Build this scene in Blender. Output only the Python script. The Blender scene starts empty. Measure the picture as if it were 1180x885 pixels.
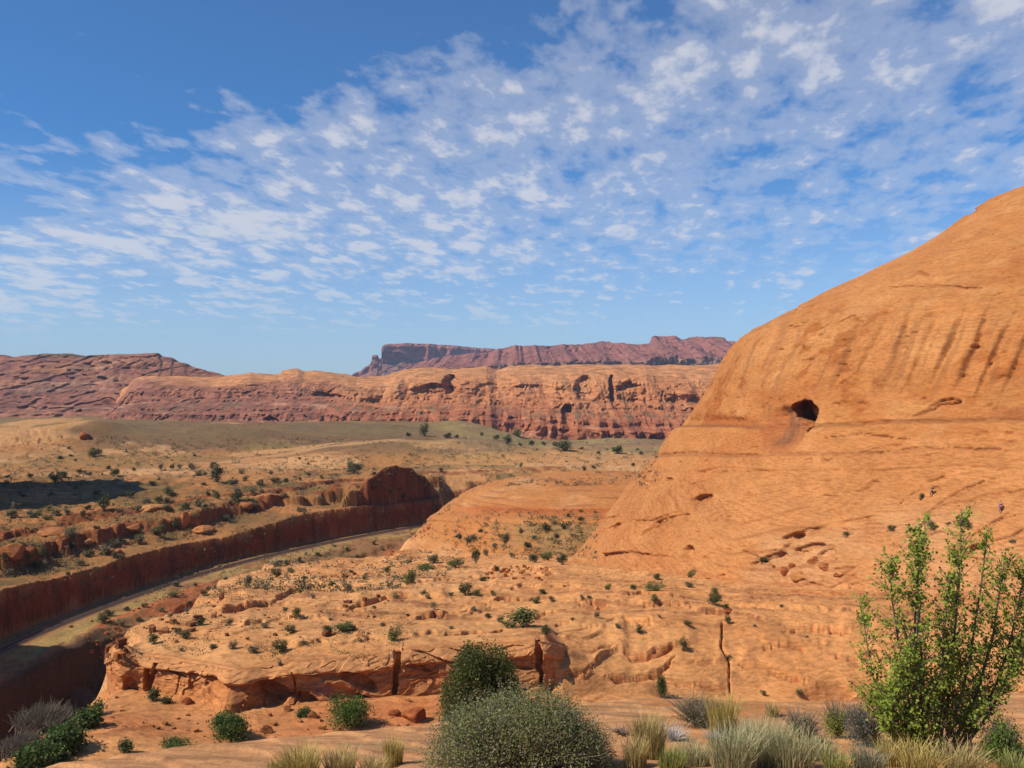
import bpy, math, random
import numpy as np
from mathutils import Vector, Matrix

scene = bpy.context.scene
# ------------------------------------------------------------------ camera
FOC, CU, CV = 1022.0, 590.0, 442.5          # focal length and centre in pixels of the 1180 px photograph
cam_data = bpy.data.cameras.new("camera")
cam_data.sensor_width = 36.0
cam_data.lens = 36.0 * FOC / 1180.0
cam_data.clip_start, cam_data.clip_end = 0.1, 30000.0
cam = bpy.data.objects.new("camera", cam_data)
cam.rotation_euler = (math.radians(90), 0, 0)
scene.collection.objects.link(cam)
scene.camera = cam
# ------------------------------------------------------------------ light
SUN_EL = math.radians(47)
SUN_H = Vector((-0.91, -0.42, 0)).normalized()      # towards the sun, seen from above
SUN_DIR = Vector((SUN_H.x * math.cos(SUN_EL), SUN_H.y * math.cos(SUN_EL), math.sin(SUN_EL)))
sun_data = bpy.data.lights.new("sun", 'SUN')
sun_data.energy = 5.0
sun_data.angle = math.radians(0.5)
sun_data.color = (1.0, 0.91, 0.77)
sun = bpy.data.objects.new("sun", sun_data)
sun.rotation_euler = SUN_DIR.to_track_quat('Z', 'Y').to_euler()
sun.location = (-60, -40, 120)
scene.collection.objects.link(sun)
scene.view_settings.view_transform = 'Standard'
scene.view_settings.look = 'None'
scene.view_settings.gamma = 1.0
scene.view_settings.exposure = 0.16
scene.view_settings.use_curve_mapping = False
scene.cycles.use_denoising = True
scene.cycles.denoiser = 'OPENIMAGEDENOISE'
scene.cycles.max_bounces = 5
scene.cycles.diffuse_bounces = 2
scene.cycles.transparent_max_bounces = 6
scene.cycles.volume_bounces = 0
scene.cycles.sample_clamp_indirect = 4.0

world = bpy.data.worlds.new("World")
scene.world = world
world.use_nodes = True
def build_sky():
    nt = world.node_tree; N = nt.nodes; L = nt.links
    N.clear()
    out = N.new('ShaderNodeOutputWorld'); bg = N.new('ShaderNodeBackground')
    bg.inputs['Strength'].default_value = 0.086
    L.new(bg.outputs[0], out.inputs[0])
    sky = N.new('ShaderNodeTexSky'); sky.sky_type = 'NISHITA'; sky.sun_disc = False
    sky.sun_elevation = SUN_EL
    sky.sun_rotation = math.atan2(SUN_H.x, SUN_H.y) % (2 * math.pi)
    sky.altitude = 1300; sky.air_density = 1.0; sky.dust_density = 1.0; sky.ozone_density = 4.0
    def math_n(op, a, b=None, c=None):
        n = N.new('ShaderNodeMath'); n.operation = op
        for i, x in enumerate((a, b, c)):
            if x is None: continue
            if isinstance(x, (int, float)): n.inputs[i].default_value = x
            else: L.new(x, n.inputs[i])
        return n.outputs[0]
    def ramp(x, a, b, lo=0.0, hi=1.0):
        n = N.new('ShaderNodeMapRange'); n.interpolation_type = 'SMOOTHSTEP'
        L.new(x, n.inputs[0])
        for i, v in enumerate((a, b, lo, hi)): n.inputs[i + 1].default_value = v
        return n.outputs[0]
    tc = N.new('ShaderNodeTexCoord'); sep = N.new('ShaderNodeSeparateXYZ')
    L.new(tc.outputs['Generated'], sep.inputs[0])
    dz = math_n('ADD', math_n('MAXIMUM', sep.outputs[2], 0.0), 0.12)      # the layer bends down to the horizon
    px = math_n('DIVIDE', sep.outputs[0], dz); py = math_n('DIVIDE', sep.outputs[1], dz)
    def coords(sx, sy, ox=0.0, rot=0.0):
        c = N.new('ShaderNodeCombineXYZ')
        ca, sa = math.cos(rot), math.sin(rot)
        xx = math_n('ADD', math_n('MULTIPLY', px, ca * sx), math_n('MULTIPLY', py, -sa * sx))
        yy = math_n('ADD', math_n('MULTIPLY', px, sa * sy), math_n('MULTIPLY', py, ca * sy))
        L.new(math_n('ADD', xx, ox), c.inputs[0]); L.new(yy, c.inputs[1])
        return c.outputs[0]
    def noise(vec, scale, detail, rough=0.5, dist=0.0):
        n = N.new('ShaderNodeTexNoise'); n.noise_dimensions = '2D'
        L.new(vec, n.inputs['Vector'])
        n.inputs['Scale'].default_value = scale; n.inputs['Detail'].default_value = detail
        n.inputs['Roughness'].default_value = rough; n.inputs['Distortion'].default_value = dist
        return n.outputs[0]
    def cells(vec, scale, warp):
        w = N.new('ShaderNodeTexNoise'); w.noise_dimensions = '2D'; L.new(vec, w.inputs['Vector'])
        w.inputs['Scale'].default_value = scale * 1.5; w.inputs['Detail'].default_value = 3
        m = N.new('ShaderNodeMix'); m.data_type = 'VECTOR'; m.inputs[0].default_value = warp
        L.new(vec, m.inputs[4]); L.new(w.outputs['Color'], m.inputs[5])
        n = N.new('ShaderNodeTexVoronoi'); n.voronoi_dimensions = '2D'; n.feature = 'SMOOTH_F1'
        L.new(m.outputs[1], n.inputs['Vector']); n.inputs['Scale'].default_value = scale
        n.inputs['Smoothness'].default_value = 0.7
        return math_n('SUBTRACT', 1.0, n.outputs['Distance'])
    big = noise(coords(1, 1, 3.1), 1.3, 3.0, 0.55)
    mid = noise(coords(1, 0.7, 5.2, 0.3), 3.2, 3.0, 0.55)
    puff = cells(coords(1.0, 0.62, 7.7, 0.15), 8.6, 0.12)
    small = cells(coords(1.0, 0.62, 2.7, 0.15), 18.0, 0.08)
    soft = noise(coords(1.0, 0.6, 9.3, 0.2), 11.0, 7.0, 0.66)
    # the cloud field begins along a slanting edge: clear sky on the upper left
    edge = math_n('ADD', py, math_n('MULTIPLY', px, 0.67))
    edge = math_n('ADD', edge, math_n('MULTIPLY', math_n('SUBTRACT', mid, 0.5), 0.9))
    cover = ramp(edge, 1.50, 2.25)
    rows = ramp(math_n('ADD', py, math_n('MULTIPLY', px, -0.35)), 1.7, 2.6)
    v = math_n('ADD', math_n('MULTIPLY', puff, 0.50), math_n('MULTIPLY', small, 0.22))
    v = math_n('ADD', v, math_n('MULTIPLY', soft, 0.62))
    v = math_n('ADD', v, math_n('MULTIPLY', math_n('SUBTRACT', big, 0.5), 0.50))
    v = math_n('ADD', v, math_n('MULTIPLY', math_n('SUBTRACT', mid, 0.5), 0.40))
    v = math_n('ADD', v, math_n('MULTIPLY', math_n('SUBTRACT', cover, 0.94), 0.66))
    v = math_n('ADD', v, math_n('MULTIPLY', ramp(px, 0.0, 0.9), -0.10))
    v = math_n('ADD', v, math_n('MULTIPLY', ramp(px, -0.5, -1.3), 0.06))
    cloud = ramp(v, CLOUD_LO - 0.12, CLOUD_LO + 0.40)
    veil = math_n('MULTIPLY', ramp(v, CLOUD_LO - 0.34, CLOUD_LO + 0.10), 0.36)
    thin = ramp(py, 3.0, 6.2, 1.0, 0.62)
    a = math_n('MULTIPLY', math_n('MAXIMUM', math_n('MULTIPLY', cloud, 0.78), veil), thin)
    a = math_n('MULTIPLY', a, ramp(sep.outputs[2], 0.0, 0.07))
    a = math_n('MAXIMUM', a, ramp(sep.outputs[2], 0.0, 0.26, 0.45, 0.05))     # pale band low over the horizon
    tint = N.new('ShaderNodeMix'); tint.data_type = 'RGBA'; tint.blend_type = 'MULTIPLY'
    tint.inputs[0].default_value = 1.0
    L.new(sky.outputs[0], tint.inputs[6]); tint.inputs[7].default_value = SKY_TINT
    mix = N.new('ShaderNodeMix'); mix.data_type = 'RGBA'
    L.new(a, mix.inputs[0]); L.new(tint.outputs[2], mix.inputs[6])
    mix.inputs[7].default_value = CLOUD_COL
    L.new(mix.outputs[2], bg.inputs[0])
SKY_TINT = (0.28, 0.90, 1.34, 1)
CLOUD_COL = (7.6, 7.6, 8.0, 1)
CLOUD_LO = 0.65
build_sky()

# ------------------------------------------------------------------ numeric helpers
S = 1.4                                        # metres per unit used for the layout of everything beyond the near slope
_rng = np.random.default_rng(11)
_TAB = _rng.random((64, 64, 64)).astype(np.float32)
def vnoise(x, y, z):
    """smooth value noise in 0..1"""
    shp = np.broadcast(x, y, z).shape
    x, y, z = (np.broadcast_to(np.asarray(a, dtype=np.float64), shp) for a in (x, y, z))
    xi, yi, zi = np.floor(x), np.floor(y), np.floor(z)
    fx, fy, fz = (x - xi).astype(np.float32), (y - yi).astype(np.float32), (z - zi).astype(np.float32)
    xi, yi, zi = (a.astype(np.int64) for a in (xi, yi, zi))
    fx, fy, fz = (f * f * f * (f * (f * 6 - 15) + 10) for f in (fx, fy, fz))
    x0, x1, y0, y1, z0, z1 = xi & 63, (xi + 1) & 63, yi & 63, (yi + 1) & 63, zi & 63, (zi + 1) & 63
    T = _TAB
    a = T[x0, y0, z0] * (1 - fx) + T[x1, y0, z0] * fx
    b = T[x0, y1, z0] * (1 - fx) + T[x1, y1, z0] * fx
    c = T[x0, y0, z1] * (1 - fx) + T[x1, y0, z1] * fx
    d = T[x0, y1, z1] * (1 - fx) + T[x1, y1, z1] * fx
    return (a * (1 - fy) + b * fy) * (1 - fz) + (c * (1 - fy) + d * fy) * fz
def fbm(x, y, z, octaves=4, gain=0.5, seed=0.0):
    """-1..1 sum of octaves, each turned against the last"""
    s, amp, tot = 0.0, 1.0, 0.0
    x = x + seed * 17.3; y = y - seed * 9.1; z = z + seed * 5.7
    for k in range(octaves):
        s = s + amp * (vnoise(x, y, z) * 2 - 1); tot += amp
        amp *= gain
        x, y, z = (0.80 * x - 0.60 * y) * 2.03 + 13.7, (0.60 * x + 0.80 * y) * 2.03 - 7.9, z * 2.03 + 3.3
    return s / tot
def streaks(a, b, seed=0.0):
    """-1..1, long marks that keep one direction (a across, b along)"""
    return 2 * (.5 * vnoise(a, b, seed + .3) + .3 * vnoise(2.1 * a + 7, 1.3 * b, seed + 1.3) + .2 * vnoise(4.7 * a + 3, 2.0 * b, seed + 2.3)) - 1
def steps(U, V, lines):
    """height of broken rock steps: a riser along each picture polyline, dying away above it"""
    h = np.zeros(U.shape)
    for amp, ln in lines:
        us = [p[0] for p in ln]
        m = (U > us[0]) & (U < us[-1])
        if not m.any(): continue
        u, v = U[m], V[m]
        vl = np.interp(u, us, [p[1] for p in ln]) + 3.2 * (vnoise(u / 7, v * 0, .3) - .5) + 7 * (vnoise(u / 26, v * 0, 1.9) - .5)
        q = vl - v
        end = np.minimum(sstep(us[0], us[0] + 14, u), sstep(us[-1], us[-1] - 14, u)) * (.35 + .9 * vnoise(u / 13, v * 0, 5.1))
        h[m] = h[m] + amp * end * sstep(-.3, 1.2, q) * np.exp(-np.maximum(q, 0) / 16.0)
    return h
def ridged(x, y, z, octaves=3, seed=0.0):
    s, amp, tot = 0.0, 1.0, 0.0
    x = x + seed * 11.3; y = y - seed * 4.1
    for k in range(octaves):
        s = s + amp * (1 - np.abs(vnoise(x, y, z) * 2 - 1)); tot += amp; amp *= 0.5
        x, y, z = (0.80 * x - 0.60 * y) * 2.1 + 3.7, (0.60 * x + 0.80 * y) * 2.1 - 7.9, z * 2.1 + 1.3
    return s / tot
def sstep(a, b, x):
    t = np.clip((x - a) / (b - a), 0, 1)
    return t * t * (3 - 2 * t)
def lerp(a, b, t): return a + (b - a) * t
def smax(a, b, k):
    h = np.clip(0.5 + 0.5 * (a - b) / k, 0, 1)
    return b + (a - b) * h + k * h * (1 - h)
def stair(t, sharp=0.25):
    """staircase of unit steps: flat treads, a riser over the last `sharp` of each unit"""
    f = np.floor(t); r = t - f
    return f + sstep(1 - sharp, 1.0, r)
def mixc(col, new, m):
    return col + (np.asarray(new, dtype=np.float32) - col) * m[..., None]
def poly_dist(x, y, pts, ends=True):
    """distance to an open polyline, signed: positive on the left of its direction; also the index+fraction along it"""
    best = np.full(x.shape, 1e18); sign = np.ones(x.shape); par = np.zeros(x.shape)
    n = len(pts) - 1
    for i in range(n):
        (ax, ay), (bx, by) = pts[i], pts[i + 1]
        dx, dy = bx - ax, by - ay; ll = dx * dx + dy * dy
        t = ((x - ax) * dx + (y - ay) * dy) / ll
        tc = np.clip(t, -1e9 if ends and i == 0 else 0, 1e9 if ends and i == n - 1 else 1)
        qx, qy = ax + tc * dx - x, ay + tc * dy - y
        d2 = qx * qx + qy * qy
        m = d2 < best
        best = np.where(m, d2, best)
        sign = np.where(m, np.sign(dx * (y - ay) - dy * (x - ax)), sign)
        par = np.where(m, i + np.clip(t, 0, 1), par)
    return np.sqrt(best) * sign, par
def smooth_table(pairs, w):
    """a polyline table with its corners rounded over w columns"""
    q = np.arange(pairs[0][0], pairs[-1][0] + 1, 1.0)
    v = np.interp(q, [p[0] for p in pairs], [p[1] for p in pairs])
    k = np.hanning(w | 1); k /= k.sum(); h = len(k) // 2
    v = np.convolve(np.pad(v, h, mode='edge'), k, 'valid')
    return list(zip(q[::2], v[::2]))
def ip(x, pairs):
    return np.interp(x, [p[0] for p in pairs], [p[1] for p in pairs])

def cracks(U, V, lines, wid):
    """0..1 mask of thin cracks given as picture polylines; each may carry its own width"""
    m = np.zeros(U.shape, dtype=np.float32)
    for ln in lines:
        w = wid
        if isinstance(ln[0], (int, float)): w, ln = ln[0], ln[1]
        us = [p[0] for p in ln]; vs = [p[1] for p in ln]
        box = (U > min(us) - 12) & (U < max(us) + 12) & (V > min(vs) - 12) & (V < max(vs) + 12)
        if not box.any(): continue
        x, y = U[box], V[box]
        wob = 1.6 * (vnoise(x / 5, y / 5, 0.3) - .5) + 3.0 * (vnoise(x / 17, y / 17, 0.9) - .5)
        d = np.full(x.shape, 1e9)
        k = len(ln) - 1; par = np.zeros(x.shape)
        for i in range(k):
            (ax, ay), (bx, by) = ln[i], ln[i + 1]
            dx, dy = bx - ax, by - ay
            t = np.clip(((x - ax) * dx + (y - ay) * dy) / (dx * dx + dy * dy), 0, 1)
            q = np.hypot(ax + t * dx - x, ay + t * dy + wob - y)
            c = q < d; d = np.where(c, q, d); par = np.where(c, (i + t) / k, par)
        ww = w * (0.35 + 1.3 * vnoise(x / 9, y / 9, 4.0)) * np.clip(6 * par * (1 - par) + .25, 0, 1)
        m[box] = np.maximum(m[box], sstep(1.25, 0.6, d / ww))
    return m

# ------------------------------------------------------------------ object helpers
COL = scene.collection
def link(o, parent=None):
    COL.objects.link(o)
    if parent is not None: o.parent = parent
    return o
def tag(o, label=None, category=None, group=None, kind=None):
    if label: o["label"] = label
    if category: o["category"] = category
    if group: o["group"] = group
    if kind: o["kind"] = kind
    return o
def raw_mesh(name, V, loops, starts, mat, col=None, smooth=True):
    me = bpy.data.meshes.new(name)
    V = np.ascontiguousarray(V, dtype=np.float32).reshape(-1, 3)
    me.vertices.add(len(V)); me.vertices.foreach_set("co", V.ravel())
    loops = np.ascontiguousarray(loops, dtype=np.int32).ravel()
    me.loops.add(len(loops)); me.loops.foreach_set("vertex_index", loops)
    starts = np.ascontiguousarray(starts, dtype=np.int32)
    me.polygons.add(len(starts)); me.polygons.foreach_set("loop_start", starts)
    me.update(calc_edges=True)
    if col is not None:
        a = me.attributes.new("Col", 'FLOAT_COLOR', 'POINT')
        c = np.ones((len(V), 4), dtype=np.float32); c[:, :3] = np.asarray(col).reshape(-1, 3)
        a.data.foreach_set("color", c.ravel())
    if smooth: me.shade_smooth()
    else: me.shade_flat()
    me.materials.append(mat)
    return me
def grid_mesh(name, P, mat, col=None, wrap=False, flip=False):
    nr, nc = P.shape[:2]
    idx = np.arange(nr * nc).reshape(nr, nc)
    if wrap: idx = np.concatenate([idx, idx[:, :1]], 1)
    a, b, c, d = idx[:-1, :-1], idx[:-1, 1:], idx[1:, 1:], idx[1:, :-1]
    q = np.stack([a, b, c, d] if not flip else [a, d, c, b], -1).reshape(-1, 4)
    return raw_mesh(name, P, q, np.arange(len(q)) * 4, mat, col)
def quads_mesh(name, V, mat, col=None, smooth=False):
    """V: (n,4,3) loose quads, col: (n,3)"""
    n = len(V)
    c = None if col is None else np.repeat(col[:, None, :], 4, 1)
    return raw_mesh(name, V, np.arange(n * 4), np.arange(n) * 4, mat, c, smooth)
def mesh_obj(name, me, parent=None):
    return link(bpy.data.objects.new(name, me), parent)
def empty(name, loc, rz=0.0):
    o = bpy.data.objects.new(name, None); o.location = loc; o.rotation_euler = (0, 0, rz)
    o.empty_display_size = 0.2
    return link(o)
def tubes(paths, seg=6):
    """paths: list of (pts (k,3), radii (k,)) -> V, quads (one closed-sided tube each)"""
    Vs, Q, off = [], [], 0
    for pts, rad in paths:
        pts = np.asarray(pts, dtype=float); rad = np.asarray(rad, dtype=float)
        tan = np.gradient(pts, axis=0); tan /= np.linalg.norm(tan, axis=1)[:, None] + 1e-9
        ref = np.array([0.31, 0.93, 0.2]); s = np.cross(tan, ref); s /= np.linalg.norm(s, axis=1)[:, None] + 1e-9
        t2 = np.cross(tan, s)
        ang = np.linspace(0, 2 * np.pi, seg, endpoint=False)
        ring = pts[:, None] + rad[:, None, None] * (np.cos(ang)[None, :, None] * s[:, None] + np.sin(ang)[None, :, None] * t2[:, None])
        k = len(pts); idx = np.arange(k * seg).reshape(k, seg) + off
        nx = np.roll(idx, -1, 1)
        Q.append(np.stack([idx[:-1], nx[:-1], nx[1:], idx[1:]], -1).reshape(-1, 4))
        Vs.append(ring.reshape(-1, 3)); off += k * seg
    return np.concatenate(Vs), np.concatenate(Q)
def tube_mesh(name, paths, mat, seg=6):
    V, Q = tubes(paths, seg)
    return raw_mesh(name, V, Q, np.arange(len(Q)) * 4, mat)

# ------------------------------------------------------------------ materials
def new_mat(name, rough=0.9):
    m = bpy.data.materials.new(name); m.use_nodes = True
    nt = m.node_tree; b = nt.nodes['Principled BSDF']
    b.inputs['Roughness'].default_value = rough
    b.inputs['Specular IOR Level'].default_value = 0.15
    return m, nt, b
def rock_material(name, fine, bump_d, strata=3.0, contrast=0.25, tint=(0.86, 0.775, 0.58)):
    """colour comes from the rock's own colour map; finer mottling, bedding lines and roughness are procedural, in metres"""
    m, nt, b = new_mat(name, 0.92)
    N, L = nt.nodes, nt.links
    at = N.new('ShaderNodeAttribute'); at.attribute_name = "Col"
    tc = N.new('ShaderNodeTexCoord')
    def noise(scale, detail, rough, sc, rot):
        mp = N.new('ShaderNodeMapping'); mp.inputs['Scale'].default_value = sc; mp.inputs['Rotation'].default_value = rot
        L.new(tc.outputs['Object'], mp.inputs[0])
        n = N.new('ShaderNodeTexNoise'); n.inputs['Scale'].default_value = scale
        n.inputs['Detail'].default_value = detail; n.inputs['Roughness'].default_value = rough
        L.new(mp.outputs[0], n.inputs['Vector'])
        return n.outputs[0]
    def rng(x, a, b, lo, hi):
        r = N.new('ShaderNodeMapRange'); L.new(x, r.inputs[0])
        for k, v in enumerate((a, b, lo, hi)): r.inputs[k + 1].default_value = v
        return r.outputs[0]
    def mul(c, f):
        mx = N.new('ShaderNodeMix'); mx.data_type = 'RGBA'; mx.blend_type = 'MULTIPLY'; mx.inputs[0].default_value = 1
        L.new(c, mx.inputs[6]); L.new(f, mx.inputs[7])
        return mx.outputs[2]
    n1 = noise(fine, 7, 0.78, (1, 1, 1.6), (0, 0, 0))
    n2 = noise(fine * 1.1, 4, 0.65, (0.35, 0.35, strata), (0.16, -0.22, 0.3))
    tn = N.new('ShaderNodeRGB'); tn.outputs[0].default_value = tuple(tint) + (1,)
    c = mul(at.outputs['Color'], tn.outputs[0])
    c = mul(c, rng(n1, 0.32, 0.60, 1 - 1.7 * contrast, 1 + 0.7 * contrast))  # skewed dark: shade of small pits painted into the mottling
    c = mul(c, rng(n2, 0.36, 0.56, 1 - 1.9 * contrast, 1 + 0.5 * contrast))
    L.new(c, b.inputs['Base Color'])
    ad = N.new('ShaderNodeMath'); ad.operation = 'ADD'
    L.new(n1, ad.inputs[0]); L.new(n2, ad.inputs[1])
    bp = N.new('ShaderNodeBump'); bp.inputs['Strength'].default_value = 1.0; bp.inputs['Distance'].default_value = bump_d
    L.new(ad.outputs[0], bp.inputs['Height']); L.new(bp.outputs[0], b.inputs['Normal'])
    return m
M_GROUND = rock_material("desert_ground", 2.6, 0.08, 1.6, 0.15, (1.02, 0.955, 0.76))
M_ROCK = rock_material("sandstone", 1.9, 0.09, 2.2, 0.12, (0.84, 0.765, 0.63))
M_FAR = rock_material("far_sandstone", 0.12, 2.0, 2.0, 0.2, (1.0, 0.93, 0.80))
M_MESA = rock_material("mesa_rock", 0.04, 5.0, 1.2, 0.2, (0.95, 0.9, 0.85))
def leaf_material(name, trans=0.25):
    m, nt, b = new_mat(name, 0.65)
    N, L = nt.nodes, nt.links
    at = N.new('ShaderNodeAttribute'); at.attribute_name = "Col"
    L.new(at.outputs['Color'], b.inputs['Base Color'])
    b.inputs['Specular IOR Level'].default_value = 0.25
    t = N.new('ShaderNodeBsdfTranslucent'); L.new(at.outputs['Color'], t.inputs[0])
    mx = N.new('ShaderNodeMixShader'); mx.inputs[0].default_value = trans
    L.new(b.outputs[0], mx.inputs[1]); L.new(t.outputs[0], mx.inputs[2])
    L.new(mx.outputs[0], N['Material Output'].inputs[0])
    return m
M_LEAF = leaf_material("leaf", 0.3)
M_SCRUB = leaf_material("scrub_leaf", 0.12)
M_GRASS = leaf_material("grass_blade", 0.25)
def plain_material(name, c, rough=0.85, scale=20.0, var=0.3):
    m, nt, b = new_mat(name, rough)
    N, L = nt.nodes, nt.links
    n = N.new('ShaderNodeTexNoise'); n.inputs['Scale'].default_value = scale; n.inputs['Detail'].default_value = 4
    cr = N.new('ShaderNodeMix'); cr.data_type = 'RGBA'
    tc = N.new('ShaderNodeTexCoord'); L.new(tc.outputs['Object'], n.inputs['Vector'])
    L.new(n.outputs[0], cr.inputs[0])
    cr.inputs[6].default_value = tuple(x * (1 - var) for x in c) + (1,)
    cr.inputs[7].default_value = tuple(x * (1 + var) for x in c) + (1,)
    L.new(cr.outputs[2], b.inputs['Base Color'])
    return m
M_BARK = plain_material("bark", (0.13, 0.10, 0.075), 0.9, 40)
M_TWIG = plain_material("grey_twig", (0.19, 0.150, 0.110), 0.9, 40)
M_STEEL = plain_material("rail_steel", (0.16, 0.10, 0.07), 0.5, 3)
M_WOOD = plain_material("sleeper_wood", (0.07, 0.05, 0.04), 0.9, 8)
# ================================================================== THE LAND
# layout units: 1 unit = S metres, eye at the origin, y = depth
ORANGE = np.array((0.55, 0.255, 0.110)); PALE = np.array((0.60, 0.330, 0.170)); RED = np.array((0.36, 0.105, 0.042))
DEEP = np.array((0.47, 0.180, 0.065)); SAND = np.array((0.55, 0.275, 0.125)); SCRUBC = np.array((0.20, 0.155, 0.075))
VARN_SHADE = np.array((0.16, 0.065, 0.04)); PINK = np.array((0.42, 0.20, 0.125)); STRAW = np.array((0.40, 0.28, 0.12))  # varnish brown, also used to paint shade into ledge creases
TRACK = [(-56, -20), (-58, 30), (-64, 65), (-76, 100), (-80, 125), (-80, 139), (-78.5, 155), (-75, 172), (-67, 201), (-48, 235), (-23, 266), (5, 285), (40, 298), (90, 305), (160, 300), (300, 280)]
BENCH = [(-22, 20), (-24, 40), (-25.5, 54), (-27.5, 65), (-30.5, 84), (-38, 118), (-38.5, 148), (-22, 168), (-25, 200), (-22, 235), (0, 262), (40, 278), (100, 286), (200, 284)]
LIP = [(100, -30), (148, -34.2), (160, -35.5), (175, -35.9), (181, -35.2), (197, -35.9), (212, -36.2), (222, -35.4), (231, -34.6), (242, -34.2), (250, -34.4), (262, -35.4), (300, -34), (330, -33)]
RIM = [(-9, 2.0), (-6.4, 7.6), (-5.2, 10.0), (-3.9, 11.6), (-2.5, 12.6), (-1.45, 13.3), (0.5, 15.4), (2.4, 17.6), (3.5, 17.0), (6.6, 16.6), (10.9, 18.6), (30, 24)]
# foot of the ledge wall as depth against picture column
WALLY = [(-400, 57), (100, 57), (150, 57.5), (175, 56.4), (200, 56.4), (235, 55.6), (262, 54.6), (285, 54.8), (310, 55.6), (335, 55.8), (400, 57), (460, 58.5), (520, 59.5), (575, 60.6), (625, 59.6), (650, 60.2), (700, 62.5), (780, 64), (840, 65), (1000, 66), (1100, 65), (1600, 60)]
LEDGE_TOP = [(124, 752), (132, 741), (140, 738), (150, 744), (160, 753), (200, 760), (230, 766), (262, 772), (285, 773), (310, 767), (340, 762), (380, 760), (420, 756), (446, 752), (470, 748), (520, 746), (575, 742), (612, 738), (628, 740), (640, 742), (660, 748), (690, 755), (724, 764)]
LEDGE_BASE = [(124, 800), (140, 806), (160, 806), (200, 800), (240, 806), (262, 824), (280, 825), (300, 820), (335, 817), (380, 814), (446, 822), (470, 806), (520, 802), (575, 799), (600, 800), (612, 794), (626, 792), (640, 800), (680, 803), (724, 806)]
LEDGE_Y = [(-400, 57), (120, 62), (124, 60.5), (128, 58.4), (133, 57.2), (142, 56.6), (160, 56.4), (175, 56.2), (200, 55.8), (235, 55.0), (262, 53.6), (285, 53.9), (310, 55.0), (335, 55.2), (400, 56.3), (460, 57.6), (520, 58.8), (575, 59.9), (618, 60.2), (628, 60.5), (636, 61.2), (646, 62.6), (660, 65), (680, 68.5), (724, 76)]
LEDGE_GROUND_Y = smooth_table(LEDGE_Y[:-6] + [(700, 61)], 31)
LEDGE_Y = smooth_table(LEDGE_Y, 15)
LEDGE_TOP = smooth_table(LEDGE_TOP, 25)
BENCH_STEPS = [(.55, [(636, 778), (673, 781), (690, 761), (712, 752), (745, 762), (776, 750), (806, 742)]), (.40, [(688, 784), (740, 785), (772, 770), (800, 765), (842, 768)]), (.45, [(800, 659), (838, 662), (866, 665), (930, 669), (1000, 681), (1100, 688)]), (.35, [(655, 694), (681, 695), (700, 700), (760, 698), (832, 706)]), (.3, [(760, 787), (838, 798)]), (.45, [(845, 763), (894, 776), (932, 790), (992, 799)]), (.35, [(846, 700), (900, 706), (960, 703), (1014, 712), (1090, 708)]), (.3, [(858, 735), (905, 745), (960, 740), (1012, 752), (1100, 748)]), (.4, [(900, 722), (950, 728), (1020, 724)]), (.35, [(1000, 770), (1060, 776), (1120, 770)]),
    (.55, [(246, 706), (310, 698), (344, 680), (402, 676)]), (.45, [(398, 703), (450, 691), (522, 690)]), (.4, [(466, 720), (545, 707), (594, 700)]), (.35, [(330, 746), (400, 742), (470, 735), (542, 728)]), (.4, [(516, 668), (600, 660), (652, 664)]), (.35, [(270, 722), (330, 715), (390, 716)]), (.35, [(560, 682), (620, 676), (690, 680)]), (.3, [(700, 730), (750, 722), (800, 726)]), (.3, [(640, 740), (690, 733), (730, 738)])]
DOME_STEPS = [(.45, [(690, 613), (725, 603), (770, 597), (802, 585)]), (.4, [(676, 641), (730, 636), (800, 644)]), (.7, [(876, 652), (905, 642), (930, 612), (962, 600)]), (.6, [(926, 669), (985, 673), (1092, 690)]), (.45, [(958, 650), (1000, 656), (1042, 640), (1080, 645)]), (.3, [(1000, 616), (1060, 600), (1110, 576), (1200, 560)]), (.25, [(860, 528), (1000, 522), (1200, 530)]), (.3, [(720, 560), (770, 552), (830, 556)]), (.35, [(1020, 640), (1060, 618), (1110, 612)]), (.3, [(800, 545), (860, 540), (930, 548)]), (.5, [(1090, 655), (1130, 628), (1185, 610)]), (.25, [(905, 372), (960, 350), (1010, 345)]), (.25, [(1000, 332), (1080, 326), (1185, 336)])]
BENCH_CRACKS = [[(689, 749), (708, 748)], (2.6, [(719, 752), (730, 759), (745, 760), (760, 755), (776, 749)]), (1.5, [(655, 776), (673, 778), (684, 766), (691, 758)]), (2.0, [(696, 782), (714, 785), (728, 784), (745, 782), (760, 779), (772, 766), (782, 757)]),
    (1.8, [(832, 716), (831, 745), (840, 762), (841, 798)]), [(766, 787), (811, 791), (838, 798)], [(849, 765), (894, 776), (932, 789)], (2.0, [(809, 704), (830, 706), (844, 705)]), [(862, 713), (880, 714)],
    (1.6, [(805, 659), (838, 662), (866, 665), (891, 666), (930, 669), (974, 672), (1000, 681)]), [(659, 694), (681, 695), (695, 698)], [(640, 722), (657, 717)], (1.6, [(318, 691), (330, 686), (344, 679)]), [(665, 699), (687, 702), (700, 697)],
    [(400, 702), (430, 694), (450, 690)], [(480, 716), (520, 708), (545, 706)], [(250, 706), (290, 702), (310, 697)], [(560, 695), (600, 690), (622, 690)], [(700, 716), (742, 720), (760, 716)], [(360, 668), (400, 664), (420, 660)], [(470, 672), (520, 668)], [(560, 662), (610, 656), (640, 660)], [(900, 730), (950, 726), (985, 730)], [(880, 748), (905, 744), (930, 750)], [(960, 757), (985, 762), (1010, 758)], [(700, 690), (740, 684), (790, 690)], [(740, 640 + 60), (800, 698)], [(590, 716), (620, 712), (640, 704)], [(1010, 720), (1060, 716), (1110, 722)], [(500, 735), (540, 729), (590, 727)]]

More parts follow.
